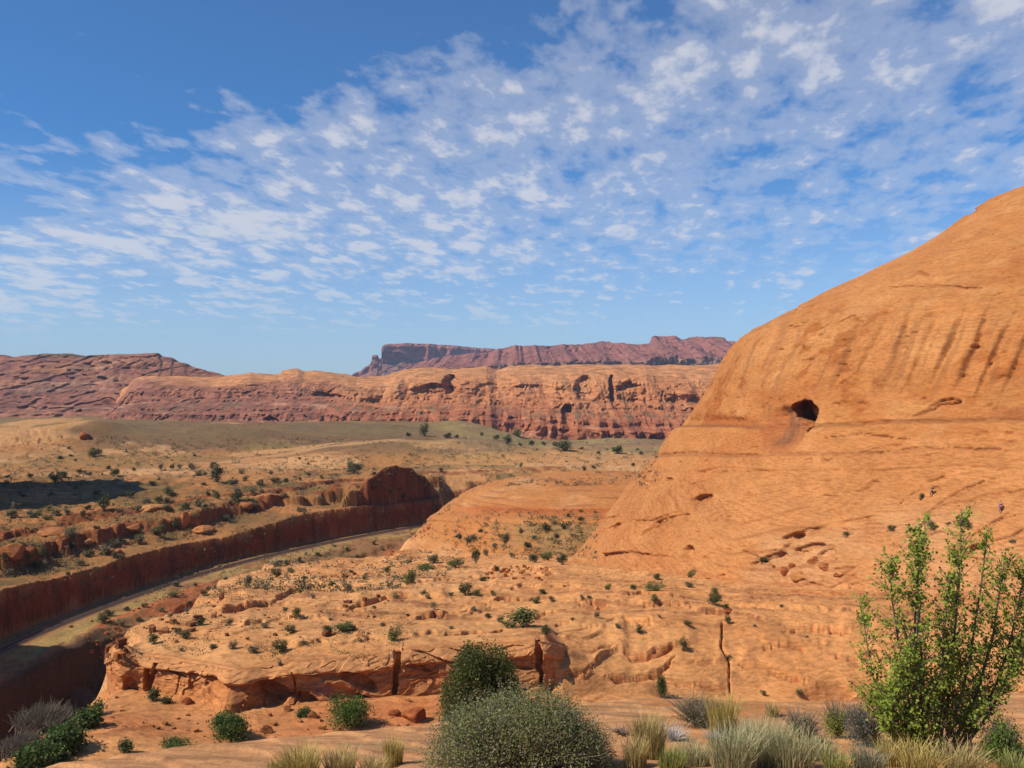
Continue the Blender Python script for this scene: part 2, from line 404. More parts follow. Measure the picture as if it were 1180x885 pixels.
def land(x, y):
    """height (layout units) and colour of the ground sheet"""
    yy = np.maximum(y, 1.0)
    u = CU + FOC * x / yy
    n1 = fbm(x / 60, y / 60, 0.3, 4, 0.5, 1); n2 = fbm(x / 14, y / 14, 0.7, 4, 0.5, 2); n3 = fbm(x / 3.5, y / 3.5, 1.7, 4, 0.55, 3)
    # ---------------- right-hand country: bench, then open slickrock, then the flat below the far cliffs
    zr = ip(y, [(0, -14.4), (41, -14.36), (150, -29.95), (190, -35.7), (225, -37), (255, -35.2), (300, -33.0), (350, -32.3), (430, -33.0), (520, -37), (640, -46), (720, -50), (1000, -52), (6000, -52)])
    far = sstep(230, 300, y)
    zr = zr + n1 * lerp(0.9, 2.6, far) * sstep(60, 100, y) + n2 * lerp(0.35, 0.6, far)
    # cross-bedding: thin ledges on the slickrock, curving
    w = fbm(x / 30, y / 30, 3.1, 3, 0.5, 5)
    t1 = (0.35 * x + 0.94 * y) / 4.2 + 3.2 * w + 0.35 * n3
    led = (stair(t1, 0.14) - t1)
    t2 = (-0.62 * x + 0.78 * y) / 2.7 + 2.4 * w + 0.5 * n3
    led2 = (stair(t2, 0.18) - t2)
    mk1 = sstep(-0.15, 0.25, fbm(x / 22, y / 22, 8.0, 2, 0.5, 7)); mk2 = sstep(0.0, 0.3, fbm(x / 16, y / 16, 2.0, 2, 0.5, 8))
    amp = lerp(0.5, 1.6, sstep(60, 260, y))
    zr = zr + amp * (0.55 * led * mk1 + 0.36 * led2 * mk2 * (1 - mk1)) + 0.16 * n3 + 0.75 * fbm(x / 9, y / 9, 4.4, 3, 0.5, 9) * sstep(58, 75, y) * (1 - far)
    # ---------------- ledge wall in front of the bench
    left = sstep(650, 626, u)
    wy = lerp(ip(u, WALLY) + 0.8 * fbm(x / 5, y / 9, 0.0, 3, 0.5, 11), ip(u, LEDGE_GROUND_Y), left)
    front = ip(u, [(-400, -18.8), (130, -19.0), (250, -19.6), (460, -20.4), (560, -20.9), (626, -21.2), (660, -21.6), (760, -22.4), (820, -22.9), (1000, -23.2), (1600, -21.5)])
    front = front + 0.35 * n2 + 0.16 * n3 + 0.10 * np.clip(wy - y, 0, 16) * sstep(560, 640, u)
    front = lerp(front, np.minimum(front, -17.0 - 0.1 * (40 - y)), sstep(41, 37, y))
    front = front + 1.9 * np.exp(-(((u - 545) / 70) ** 2 + ((y - 42) / 5) ** 2))
    bench_lip = np.maximum(zr, -8.5 - 0.143 * np.maximum(y, 41) - 0.6)
    dw = y - wy
    ltop = (CV - ip(u, LEDGE_TOP)) / FOC * (wy + 0.85)
    zl = lerp(lerp(front, ltop - 0.12, sstep(0.9, 1.5, dw)), bench_lip, sstep(1.6, 10.0, dw))
    # right: a rounded slope with a few broken steps
    rr_ = np.clip(dw / 11.0, 0, 1)
    rs = 1 - (1 - rr_) ** 1.8
    zs = lerp(front, bench_lip, rs) + 0.40 * fbm(x / 8, y / 8, 2.4, 3, 0.45, 13) * sstep(0, .15, rr_) * sstep(1, .8, rr_)
    zb = lerp(zs, zl, left)
    zb = np.where(dw > 0, zb, front)
    zb = np.where(y > wy + 12, zr, zb)
    hb3 = (zb + 0.22 * x + 0.9 * n2 + 0.25 * n3) / 0.55
    mk4 = sstep(-0.05, 0.25, fbm(x / 9, y / 9, 6.1, 3, 0.5, 14)) * sstep(57, 61, y) * sstep(260, 200, y)
    mk4 = mk4 * sstep(0.1, 0.4, vnoise(x / 5, y / 5, 3.3))
    zb = zb - 0.10 * (stair(hb3, 0.25) - hb3) * mk4
    # ---------------- edge of the bench towards the gully
    e, _ = poly_dist(x, y, BENCH)
    e = -e + 1.6 * n2 + 0.5 * n3 + 1.2 * fbm(x / 5, y / 5, 0, 2, 0.5, 21)
    zb = zb - np.where(e < 3, 0.09 * (3 - np.maximum(e, -30)) ** 1.0 * 1.2, 0) - 1.55 * np.maximum(-e, 0)
    # ---------------- canyon with the railway, gully, and the plateau beyond its wall
    d, par = poly_dist(x, y, TRACK)
    zg = ip(y, [(60, -56), (100, -56), (140, -55), (170, -52.5), (200, -49.5), (235, -46.5), (262, -44.2), (330, -44)])
    dn = d + 0.5 * n3
    tal = sstep(-6.5, -26, d + 2.5 * n2)
    zc = lerp(-42.0 - 0.25 * sstep(-2.4, -4.5, d), zg, tal) + np.where(d < -6, 0.8, 0.08) * (n3 * 0.9 + 0.35 * n2) * sstep(2.4, 3.4, np.abs(d))
    # broken ledges on the talus
    zc = zc + 0.9 * (stair(zc / 1.8 + 0.6 * n2, 0.3) - (zc / 1.8 + 0.6 * n2)) * sstep(-7, -10, d)
    # drop into the dark side gully near the left edge of the view
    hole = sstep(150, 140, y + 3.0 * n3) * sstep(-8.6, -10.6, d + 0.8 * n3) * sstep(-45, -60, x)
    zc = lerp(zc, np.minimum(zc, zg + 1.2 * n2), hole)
    lip = ip(y, LIP)
    # plateau with two low scarps, rolling country further off
    s1 = d + 7 * fbm(x / 15, y / 17, 2.2, 3, 0.55, 31); s2 = d + 8 * fbm(x / 21, y / 21, 5.2, 3, 0.55, 32)
    hi = -30.2 + 1.3 * n1 + 0.35 * n2
    lq = fbm(x / 2.6, y / 2.6, 8.2, 3, .5, 62)
    zp = lip + 0.35 * n2 + 0.22 * n3 + (0.45 * stair(lq * 2.6, .12) / 2.6 - 0.3 * sstep(.1, .4, lq)) * sstep(12, 6, d)
    k3 = fbm(x / 4.5, y / 4.5, 7.2, 3, 0.55, 37)
    s1 = s1 + 3.2 * k3; s2 = s2 + 4.0 * k3
    zp = lerp(zp, np.maximum(zp, lip * 0.35 - 33.4 * 0.65 + 0.5 * n2), sstep(12, 18, s1))
    soft1 = 6.0 * sstep(-0.05, 0.35, fbm(x / 14, y / 14, 3.9, 2, 0.5, 38)); soft2 = 9.0 * sstep(-0.15, 0.2, fbm(x / 18, y / 18, 1.9, 2, 0.5, 39))
    zp = lerp(zp, lerp(lip, hi, 0.78) + 0.9 * n2 + 0.7 * k3, np.clip((s1 + 0.8 * n3 - 18) / (0.5 + 0.45 * soft1), 0, 1))
    zp = lerp(zp, hi + 0.4 * n2 + 0.5 * k3, np.clip((s2 + 0.8 * n3 - 31) / (0.6 + 0.6 * soft2), 0, 1))
    zp = zp + 0.5 * led * mk1 * sstep(30, 60, d)
    # knobs of rock along the canyon rim
    kn = fbm(x / 3.0, y / 3.0, 0.4, 3, 0.5, 36)
    for (kx, ky, rx, ry, top, rough) in ((-53.5, 264, 7.0, 5.5, -29.4, .7), (-48.0, 264, 5.0, 4.5, -29.8, .7), (-63.5, 250, 6.5, 5.0, -30.0, .9), (-58, 255, 5.0, 4.5, -31.2, .9), (-70, 243, 6, 4, -31.0, .9), (-77, 236, 5, 4, -31.4, .9)):
        rr = np.sqrt(((x - kx) / rx) ** 2 + ((y - ky) / ry) ** 2) + rough * (0.22 * n2 + 0.20 * kn + 0.10 * n3)
        zk = top + 0.7 * kn + 0.5 * n3 - (top + 44) * (0.14 * np.clip(rr, 0, 1.3) ** 2 + 0.86 * sstep(0.66, 1.25, rr))
        zk = zk + 0.8 * (stair(kn * 3, .15) / 3 - kn)
        zk = zk + 0.5 * (stair(zk / 1.6 + .4 * kn, .3) - (zk / 1.6 + .4 * kn))
        zp = np.maximum(zp, zk)
    # the bulky butte that ends the wall, shaded side to the track
    bt = ip(u + 3.0 * kn, [(386, -44), (394, -33.0), (404, -30.2), (412, -30.8), (420, -28.4), (434, -26.6), (442, -24.9), (456, -24.4), (464, -25.4), (474, -25.9), (480, -27.6), (490, -28.6), (498, -31.5), (504, -36), (509, -44)])
    db = d + 1.3 * kn + 0.6 * n3
    bt = bt + 0.5 * n3 - 16 * (1 - sstep(7.2, 8.6, db)) - 0.10 * np.clip(db - 9, 0, 40) ** 1.35
    zp = np.where((y > 225) & (y < 330), np.maximum(zp, np.where(d > 5, bt, -60)), zp)
    kq = (stair(k3 * 3.5 + n3, .12) - k3 * 3.5 - n3)
    zp = zp + 0.45 * kq * sstep(12, 15, s1) * sstep(48, 40, s2) * (y < 300)
    # the high cliff at the canyon's mouth and the butte on the plateau, both just left of the view
    zp = np.maximum(zp, lerp(-60, -9 + 2 * n2, sstep(137, 129, y) * sstep(4, 9, d) * sstep(70, 90, y)))
    rb = np.sqrt(((x + 200) / 36) ** 2 + ((y - 216) / 42) ** 2) + 0.10 * n2
    zp = np.maximum(zp, -60 + 104 * sstep(1.10, 0.92, rb))
    # rolling hills and swells on the far left flat
    fz = ip(y, [(300, -30.5), (380, -31), (520, -29.5), (640, -30), (760, -33), (1000, -36), (6000, -45)])
    roll = 3.4 * fbm(x / 95, y / 60, 4.4, 3, 0.45, 41) + 0.9 * n2
    for (pu, pv, py_, ru, ry, hh) in ((40, 505, 430, 85, 40, 6.0), (120, 500, 450, 45, 30, 3.5), (235, 507, 470, 110, 55, 5.0), (55, 485, 590, 70, 50, 8.0), (150, 487, 600, 90, 60, 5.0), (330, 500, 600, 120, 60, 2.0), (420, 525, 400, 90, 40, 3.4), (560, 532, 380, 120, 35, 3.0)):
        px_ = (pu - CU) / FOC * py_
        rr = ((x - px_) / (ru / FOC * py_)) ** 2 + ((y - py_) / ry) ** 2
        roll = roll + (1.5 if py_ < 500 else 0.75) * hh * np.exp(-rr)
    qf = 3.6 * fbm(x / 34, y / 15, 2.6, 4, 0.5, 43); lf = stair(qf, .12) - qf
    mf = sstep(-0.1, 0.2, fbm(x / 60, y / 30, 5.6, 3, 0.5, 44)) * sstep(285, 300, y) * sstep(470, 420, y)
    zfar = fz + roll + 0.8 * led * mk1 + 1.0 * lf * mf
    zp = zp + 0.45 * lf * sstep(33, 40, d) * sstep(300, 280, y)
    zp = lerp(zp, zfar, sstep(270, 340, y))
    wj = streaks(par * 9, 0 * y, 6.) ; wl = stair(lq * 2.2 + wj * 1.6, .15) / 2.2
    dwl = d + 0.45 * n3 + 0.35 * fbm(x / 1.6, y / 1.6, 0, 2, 0.5, 61) + 0.35 * wl
    wall = 0.55 * sstep(4.6, 5.3, dwl) + 0.12 * sstep(5.3, 5.6, dwl) + 0.33 * sstep(5.6, 6.3, dwl)
    wall = lerp(wall, sstep(3.0, 34, d + 3 * n2), sstep(506, 514, u) * (y < 330) * (y > 200))
    z = smax(zc, zb, 0.6)
    z = np.where(y > 300, lerp(z, zr, sstep(290, 300, y)), z)
    zleft = lerp(np.where(d > 0, zc, z), zp, wall)
    z = np.where(d > 3, zleft, z)
    rf = sstep(330, 430, y)                       # far off, the two sides are one plain
    side = sstep(520, 640, u)
    z = lerp(z, lerp(zfar, zr + 0.6 * roll, side), rf)
    # ------------------------------------------------------------------ colour
    rocky = sstep(-0.25, 0.25, n1 + 0.5 * n2)
    col = np.empty(x.shape + (3,), dtype=np.float32); col[:] = SAND
    col = mixc(col, ORANGE, rocky)
    col = mixc(col, PALE, 0.75 * sstep(0.05, 0.6, fbm(x / 25, y / 25, 6.6, 4, 0.55, 51)))
    band = vnoise(t1 * 0.7 + 3, 0.5, 0.5)
    col = mixc(col, DEEP, 0.35 * sstep(0.5, 0.8, band))
    col = mixc(col, VARN_SHADE, 0.65 * np.clip(mk1 * sstep(0.82, 0.93, t1 - np.floor(t1)) * sstep(-0.2, 0.3, fbm(x / 6, y / 6, 1, 2, .5, 52)), 0, 1) * (y < 300))  # dark riser lines: crease shade painted in along with the varnish
    col = mixc(col, VARN_SHADE, 0.55 * (1 - mk1) * mk2 * sstep(0.80, 0.9, t2 - np.floor(t2)) * (y < 300))  # the second set of beds gets the same painted crease shade
    # wall face of the ledge: rust, with pale and dark patches
    face = np.where((dw > -0.4) & (dw < 2.0) & (u < 640) & (e > -3), 1.0, 0.0)
    col = mixc(col, np.array((0.44, 0.185, 0.075)), 0.8 * face)
    col = mixc(col, VARN_SHADE * 1.5, 0.45 * face * sstep(0.1, 0.5, fbm(x / 1.6, y / 4, 0.2, 3, 0.5, 55)))
    col = mixc(col, RED * 1.15, 0.55 * sstep(0, -1.5, dw) * sstep(46, 50, y) * sstep(640, 600, u) * (0.5 + 0.5 * sstep(-.2, .3, n2)))
    col = mixc(col, np.array((0.36, 0.13, 0.055)), 0.55 * mk4 * sstep(.74, .92, hb3 - np.floor(hb3)))
    # gully, talus, railway floor
    inC = (z < zb + 0.3) & (d < 6) & (y < 300)
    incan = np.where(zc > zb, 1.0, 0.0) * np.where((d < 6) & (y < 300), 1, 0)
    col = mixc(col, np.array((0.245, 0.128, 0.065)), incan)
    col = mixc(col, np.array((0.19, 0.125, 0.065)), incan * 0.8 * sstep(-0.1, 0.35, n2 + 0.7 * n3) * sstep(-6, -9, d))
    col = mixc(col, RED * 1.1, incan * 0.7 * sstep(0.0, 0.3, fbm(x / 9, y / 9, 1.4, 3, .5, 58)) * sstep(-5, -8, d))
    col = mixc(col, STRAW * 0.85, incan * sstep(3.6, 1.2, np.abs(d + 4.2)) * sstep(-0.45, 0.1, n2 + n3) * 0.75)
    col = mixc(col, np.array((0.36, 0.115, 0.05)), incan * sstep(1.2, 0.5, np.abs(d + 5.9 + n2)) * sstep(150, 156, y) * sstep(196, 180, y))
    col = mixc(col, np.array((0.055, 0.036, 0.024)), np.maximum(hole, incan * sstep(-6.4, -8.4, d + 0.8 * n2 + 0.6 * n3) * sstep(-52, -57, x) * sstep(160, 149, y + 4 * n2)) * (d < 4) * 0.92)  # gully soil blackened: its shade is painted into the colour
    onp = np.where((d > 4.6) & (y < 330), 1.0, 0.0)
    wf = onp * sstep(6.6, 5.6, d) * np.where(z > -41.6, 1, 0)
    # plateau: soil and scrub between rock
    soil = np.array((0.29, 0.160, 0.075))
    col = mixc(col, np.array((0.42, 0.215, 0.10)), np.where((d > 4.6) | (y > 300), 0.65, 0.0))
    col = mixc(col, soil, onp * sstep(0.25, -0.15, fbm(x / 18, y / 18, 1.2, 4, 0.55, 56)) * 0.9)
    col = mixc(col, SCRUBC * .75, onp * 0.75 * sstep(0.0, 0.45, fbm(x / 10, y / 10, 9.2, 4, 0.6, 57)) * sstep(7, 9, d))
    sc = np.maximum(sstep(17.5, 18.3, s1 + .8 * n3) * sstep(21.2, 20.4, s1 + .8 * n3), sstep(30.5, 31.3, s2 + .8 * n3) * sstep(34.5, 33.8, s2 + .8 * n3)) * onp
    col = mixc(col, np.array((0.24, 0.085, 0.040)), 0.9 * sc)  # scarp faces coloured darker, painting in part of their shade
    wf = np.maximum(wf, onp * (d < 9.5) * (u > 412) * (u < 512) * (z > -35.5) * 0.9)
    col = mixc(col, np.array((0.21, 0.062, 0.028)), wf)  # canyon wall and butte face: dark varnish plus shade painted into the colour
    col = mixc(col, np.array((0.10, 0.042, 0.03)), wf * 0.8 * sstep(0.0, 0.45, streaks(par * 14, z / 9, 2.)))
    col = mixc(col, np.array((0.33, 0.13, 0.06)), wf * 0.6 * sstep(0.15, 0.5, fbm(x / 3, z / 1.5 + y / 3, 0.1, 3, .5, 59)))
    # far flat: sage-green and grey-brown sweeps between sand swells
    v = CV - FOC * z / yy
    farm = sstep(300, 370, y)
    g = fbm(x / 120, y / 70, 2.8, 4, 0.55, 71)
    gm = farm * np.clip(sstep(530, 508, v) * lerp(0.9, 1.0, sstep(100, 250, u)) * sstep(-0.55, -0.1, g + 0.25 * n1 + 0.5 * sstep(518, 500, v)) + 0.55 * sstep(0.05, 0.4, g), 0, 1)
    gm = gm * (1 - 0.85 * sstep(130, 60, u) * sstep(0.6, 0.9, np.exp(-((v - 512) / 14) ** 2)))
    gcol = lerp(np.array((0.235, 0.185, 0.085))[None, :], np.array((0.19, 0.125, 0.08))[None, :], sstep(-0.2, 0.3, fbm(x / 60, y / 45, 7.7, 3, .5, 72)).reshape(-1, 1)).reshape(x.shape + (3,))
    col = col + (gcol - col) * (gm * 0.9)[..., None]
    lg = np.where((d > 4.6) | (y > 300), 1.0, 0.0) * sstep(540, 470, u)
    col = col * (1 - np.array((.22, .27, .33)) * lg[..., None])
    for (pu, py_, ru, ry) in ((30, 430, 78, 38), (60, 590, 60, 45), (-60, 500, 90, 60), (265, 640, 26, 22), (330, 395, 70, 16)):
        px_ = (pu - CU) / FOC * py_
        rr = ((x - px_) / (ru / FOC * py_)) ** 2 + ((y - py_) / ry) ** 2 + 0.35 * n2
        col = mixc(col, np.array((0.44, 0.24, 0.115)), 0.85 * sstep(1.0, 0.55, rr) * (y > 330))
    for (pu, py_, ru, ry) in ((215, 470, 105, 42), (170, 620, 90, 50), (400, 560, 130, 60)):
        px_ = (pu - CU) / FOC * py_
        rr = ((x - px_) / (ru / FOC * py_)) ** 2 + ((y - py_) / ry) ** 2 + 0.35 * n2
        col = mixc(col, np.array((0.165, 0.115, 0.062)), 0.7 * sstep(1.1, 0.6, rr) * (y > 330))
    col = mixc(col, np.array((0.50, 0.29, 0.155)), 0.75 * sstep(0.1, 0.4, fbm(x / 40, y / 16, 3.7, 4, .55, 76)) * sstep(300, 330, y) * sstep(400, 370, y))
    col = mixc(col, np.array((0.50, 0.285, 0.155)), 0.7 * mf * sstep(-.25, .1, -lf) * sstep(-.2, .2, n2) * ((d > 4.6) | (y > 300)))
    col = mixc(col, np.array((0.22, 0.10, 0.055)), 0.7 * mf * sstep(.86, .93, qf - np.floor(qf)))
    grain = 1 + 0.16 * n3 + 0.10 * fbm(x / 1.2, y / 1.2, 0.9, 2, .5, 73)
    return z, col * grain[..., None]

def near_slope(X, Y):
    """the slope the photographer stands on (metres)"""
    yr = np.interp(X, [p[0] for p in RIM], [p[1] for p in RIM])
    n = fbm(X / 2.5, Y / 2.5, 0.2, 4, 0.5, 81); nf = fbm(X / 0.5, Y / 0.5, 0.9, 3, 0.5, 82)
    z = -1.7 - 0.25 * Y + 0.02 * sstep(3.0, 0.0, X) * sstep(4, 9, Y) + 0.07 * n * sstep(3, 8, Y) + 0.018 * nf
    e = Y - yr + 0.35 * n
    tt = (0.5 * X + Y) / 0.9 + 1.2 * n
    z = z + 0.05 * (stair(tt, 0.2) - tt)
    z = z - 0.10 * np.clip(e + 1.2, 0, 1.2) ** 2 - 1.25 * np.maximum(e, 0)
    col = np.empty(X.shape + (3,), dtype=np.float32); col[:] = np.array((0.52, 0.27, 0.14))
    sand = sstep(-0.25, 0.2, fbm(X / 3, Y / 3, 3.3, 3, .5, 83)) * sstep(0.6, 1.8, X - 0.15 * Y + 1.4)
    col = mixc(col, np.array((0.44, 0.185, 0.075)), sand)
    col = mixc(col, np.array((0.40, 0.26, 0.17)), 0.5 * sstep(0.15, 0.5, fbm(X / 1.1, Y / 0.7, 5.3, 4, .6, 84)))
    col = mixc(col, np.array((0.27, 0.20, 0.11)), 0.5 * sand * sstep(0.0, 0.4, fbm(X / 0.5, Y / 0.5, 1.3, 4, .6, 85)))
    col = mixc(col, VARN_SHADE * 1.5, 0.5 * sstep(0.84, 0.95, tt - np.floor(tt)) * sstep(0, .3, n) * (1 - sand))
    return z, col * (1 + 0.15 * nf)[..., None]

def build_terrain():
    us = np.concatenate([np.linspace(-1180, -130, 60)[:-1], np.linspace(-130, 1310, 1180), np.linspace(1310, 2360, 60)[1:]])
    Ys = np.concatenate([np.geomspace(2.2, 8, 40)[:-1], np.geomspace(8, 22, 260)[:-1], np.geomspace(22, 66, 90)[:-1], np.linspace(66, 96, 200)[:-1], np.geomspace(96, 200, 190)[:-1], np.geomspace(200, 400, 330)[:-1], np.geomspace(400, 1100, 190)[:-1], np.geomspace(1100, 6400, 30)])
    Yg, ug = np.meshgrid(Ys, us, indexing='ij')
    Xg = (ug - CU) / FOC * Yg
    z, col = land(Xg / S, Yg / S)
    z = z * S
    Vg = CV - FOC * z / Yg
    ck = cracks(ug + 0 * Yg, Vg, BENCH_CRACKS, 1.4) * ((Yg > 60) & (Yg < 190))
    x_, y_ = Xg / S, Yg / S
    lines = np.abs(fbm((0.93 * x_ + 0.36 * y_) / 22, (-0.36 * x_ + 0.93 * y_) / 4, 0.5, 4, 0.55, 91))
    rnd = sstep(0.05, 0.015, lines) * sstep(0.0, 0.25, fbm(x_ / 12, y_ / 9, 3.5, 3, 0.5, 92)) * sstep(56, 62, y_) * sstep(300, 200, y_) * ((z / S > -8.5 - 0.143 * y_ - 5))
    sp = steps(ug + 0 * Yg, Vg, BENCH_STEPS) * ((Yg > 60) & (Yg < 190))
    z = z + S * sp - 0.75 * ck - 0.30 * rnd
    # hollow under a low arch at the foot of the right-hand slope
    g = ((ug - 953) / 34) ** 2 + ((Vg - 800) / 9) ** 2
    z = z - np.where((Yg > 80) & (Yg < 110), 0.9 * sstep(1.1, 0.4, g), 0)
    col = mixc(col, RED * 1.2, 0.6 * np.maximum(ck, rnd))
    m = Yg < 60
    zn, cn = near_slope(Xg, Yg)
    use = (zn > z) & m
    z = np.where(use, zn, z)
    col = np.where(use[..., None], cn, col)
    P = np.stack([Xg, Yg, z], -1)
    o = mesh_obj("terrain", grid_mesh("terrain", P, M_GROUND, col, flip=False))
    return tag(o, "orange desert ground with slickrock benches, a ledge wall and the canyon", "terrain", kind="structure")
terrain = build_terrain()

# ------------------------------------------------------------------ domes: contours are circles round an axis, radius from the outline
def dome_levels(sil, cu, dist, n):
    """(radius, height) pairs so that the outline seen from the eye is `sil` (picture column,row)"""
    ac = math.atan((cu - CU) / FOC)
    sil = np.array(sil, dtype=float)
    k = np.concatenate([[0], np.cumsum(np.hypot(*np.diff(sil, axis=0).T))])
    q = np.linspace(0, k[-1], n)
    u, v = np.interp(q, k, sil[:, 0]), np.interp(q, k, sil[:, 1])
    # soften the corners of the polyline
    ker = np.hanning(max(5, n // 22) | 1); ker /= ker.sum(); h = len(ker) // 2
    u = np.convolve(np.pad(u, h, mode='reflect', reflect_type='odd'), ker, 'valid'); v = np.convolve(np.pad(v, h, mode='reflect', reflect_type='odd'), ker, 'valid')
    ap = np.arctan((u - CU) / FOC); al = ac - ap
    R = dist * np.sin(al); dd = dist * np.cos(al); Y = dd * np.cos(ap)
    z = (CV - v) / FOC * Y
    return np.maximum(R, 0.01), z, (dist * math.sin(ac), dist * math.cos(ac))
def ring_thetas(center, n_front, n_back, half):
    a0 = math.atan2(-center[1], -center[0])             # the side that faces the eye
    f = np.linspace(a0 - half, a0 + half, n_front)
    b = np.linspace(a0 + half, a0 + 2 * math.pi - half, n_back)[1:-1]
    return np.concatenate([f, b])
def pix(P):
    y = np.maximum(P[..., 1], 1e-3)
    return CU + FOC * P[..., 0] / y, CV - FOC * P[..., 2] / y

def build_main_dome():
    sil = [(596, 722), (640, 672), (668, 642), (690, 611), (712, 582), (735, 551), (757, 528), (770, 510), (778, 497), (789, 488), (802, 471), (818, 445), (832, 420), (845, 400), (862, 386), (885, 373), (912, 359), (940, 344), (970, 330), (1000, 316), (1030, 301), (1060, 285), (1082, 269), (1100, 259), (1114, 248), (1132, 241), (1150, 236), (1180, 232), (1240, 227), (1320, 218), (1398, 217)]
    R, z, C = dome_levels(sil, 1400, 200, 820)
    a0 = math.atan2(-C[1], -C[0])
    th = np.concatenate([np.linspace(a0 - 1.75, a0 - 0.02, 950), np.linspace(a0 - 0.02, a0 + 1.6, 160)[1:], np.linspace(a0 + 1.6, a0 - 1.75 + 2 * math.pi, 60)[1:-1]])
    zz = z[:, None] * np.ones_like(th)[None]
    rr = R[:, None] * np.ones_like(th)[None]
    cx, cy = np.cos(th)[None], np.sin(th)[None]
    X, Y = C[0] + rr * cx, C[1] + rr * cy
    # uneven plan and swelling of the whole hill
    big = fbm(X / 55, Y / 55, zz / 40, 3, 0.5, 101)
    wob = 1.0 * sstep(5, 40, rr)
    U, V = pix(np.stack([X, Y, zz], -1))
    off = 2.6 * big * wob * sstep(760, 900, U)
    # -- fluted face under the shoulder: long slanting ribs, steep on the side away from the sun
    q = U + (V - 400) * 0.42
    q = q + 3.5 * fbm(U / 30, V / 30, 0.5, 3, 0.5, 102)
    kn = [840, 868, 893, 917, 938, 960, 985, 1011, 1042, 1071, 1099, 1128, 1155, 1183, 1212, 1240, 1270, 1300]
    ph = np.interp(q, kn, np.arange(len(kn))); fr = ph - np.floor(ph)
    saw = np.where(fr < 0.86, (fr / 0.86) ** 0.75, (1 - fr) / 0.14)
    strength = ip(np.floor(ph), [(0, .12), (3, .3), (5, .4), (6, .65), (7, 1), (8, .75), (9, .9), (10, 1.0), (11, .9), (12, .9), (16, .7)])
    win = sstep(343, 385, V + 16 * np.sin(np.floor(ph) * 2.1)) * sstep(462, 405, V + 18 * np.sin(np.floor(ph) * 3.7 + 1))
    win = np.maximum(win, 0.22 * sstep(345, 380, V) * sstep(500, 440, V))
    inview = (U > 700) & (U < 1320) & (Y < C[1] + 20)
    off = off + np.where(inview, (saw - 0.75) * 1.1 * strength * win * (.6 + .8 * vnoise(ph * 1.3, V / 25, 3.)), 0)
    # -- bands of bedding: recessed seam rows, tilted a little
    bed = V + 0.015 * (U - 800) + 5 * fbm(U / 90, V / 60, 0.1, 3, 0.5, 103)
    seam = lambda at, wid, amt: -amt * np.exp(-((bed - at) / wid) ** 2)
    off = off + np.where(inview, seam(486, 5, .8) * sstep(890, 840, U) + 0.55 * sstep(490, 493, bed) * sstep(760, 800, U + 10) * sstep(915, 885, U) + seam(491, 2.0, .5) + seam(524, 2.2, .45) * sstep(1010, 930, U) + seam(545, 2, .25) + 0.4 * (sstep(488, 496, bed)), 0)
    # -- sweeping cross-beds low on the hill
    zt = zz + 1.4 * fbm(X / 20, Y / 20, zz / 8, 3, .5, 104)
    xb = (-0.52 * X - 0.25 * Y + zz * 1.0) / 1.0 + 3.4 * fbm(X / 34, Y / 34, zz / 20, 3, 0.5, 105)
    led = stair(xb, 0.3) - xb
    lowm = sstep(500, 560, V); hbeds = zt / 1.7; led_h = stair(hbeds, 0.3) - hbeds
    mkb = sstep(-0.1, 0.3, fbm(X / 14, Y / 14, zz / 9, 3, .5, 106))
    off = off - 0.30 * led * lowm * mkb - 0.16 * led_h * (0.35 + 0.65 * mkb) * wob
    hb2 = (zt + 0.10 * X - 0.05 * Y) / 0.42; l2 = stair(hb2, .35) - hb2
    mk2 = sstep(0.02, 0.3, fbm(X / 9, Y / 9, zz / 2.2, 3, .55, 131))
    xb2 = xb * 2.6; l3 = stair(xb2, .35) - xb2
    mk3 = sstep(-0.15, 0.2, fbm(X / 8 + 5, Y / 8, zz / 5, 3, .55, 132))
    off = off - 0.085 * l2 * mk2 * wob - 0.17 * l3 * mk3 * lowm
    acr, alo = U * .5 + V * .87, U * .87 - V * .5
    dg = streaks((acr + 5 * fbm(U / 40, V / 40, 2, 2, .5, 134)) / 6.5, alo / 40, 4.)
    dgm = sstep(.28, .5, dg) * sstep(545, 585, V) * np.maximum(sstep(890, 950, U), .8 * sstep(690, 720, U) * sstep(790, 770, U)) * sstep(.42, .6, vnoise(U / 30, V / 25, 7.)) * inview
    off = off - 0.28 * dgm
    # -- general weathering
    off = off + 0.45 * fbm(X / 7, Y / 7, zz / 5, 5, 0.55, 107) * wob + 0.20 * fbm(X / 1.2, Y / 1.2, zz / 0.8, 3, 0.65, 108) * wob - 0.35 * sstep(.35, .6, fbm(X / 2.2, Y / 2.2, zz / .9, 3, .55, 133)) * wob
    # small scoops and spall scars (column,row,half width,half height,depth)
    for (a, b, ru, rv, dep) in ((818, 575, 15, 5, .8), (802, 640, 8, 12, 1.3), (706, 600, 16, 4, .4), (780, 598, 22, 3, .4), (700, 545, 18, 6, .5), (925, 618, 14, 4, .7), (940, 632, 18, 6, .8), (1095, 467, 20, 7, .4), (1112, 245, 10, 3, .7), (905, 640, 12, 4, .7), (960, 640, 10, 8, .6), (1128, 632, 10, 6, 1.0), (925, 357, 16, 2.5, .5), (925, 375, 12, 3, .4), (1018, 520, 30, 5, .3), (990, 600, 20, 3, .3)):
        g = ((U - a) / ru) ** 2 + ((V - b + 0.25 * (U - a)) / rv) ** 2
        off = off - np.where(inview, dep * sstep(1.15, 0.75, g + 0.3 * fbm(U / 6, V / 4, 0, 2, .5, 109)), 0)
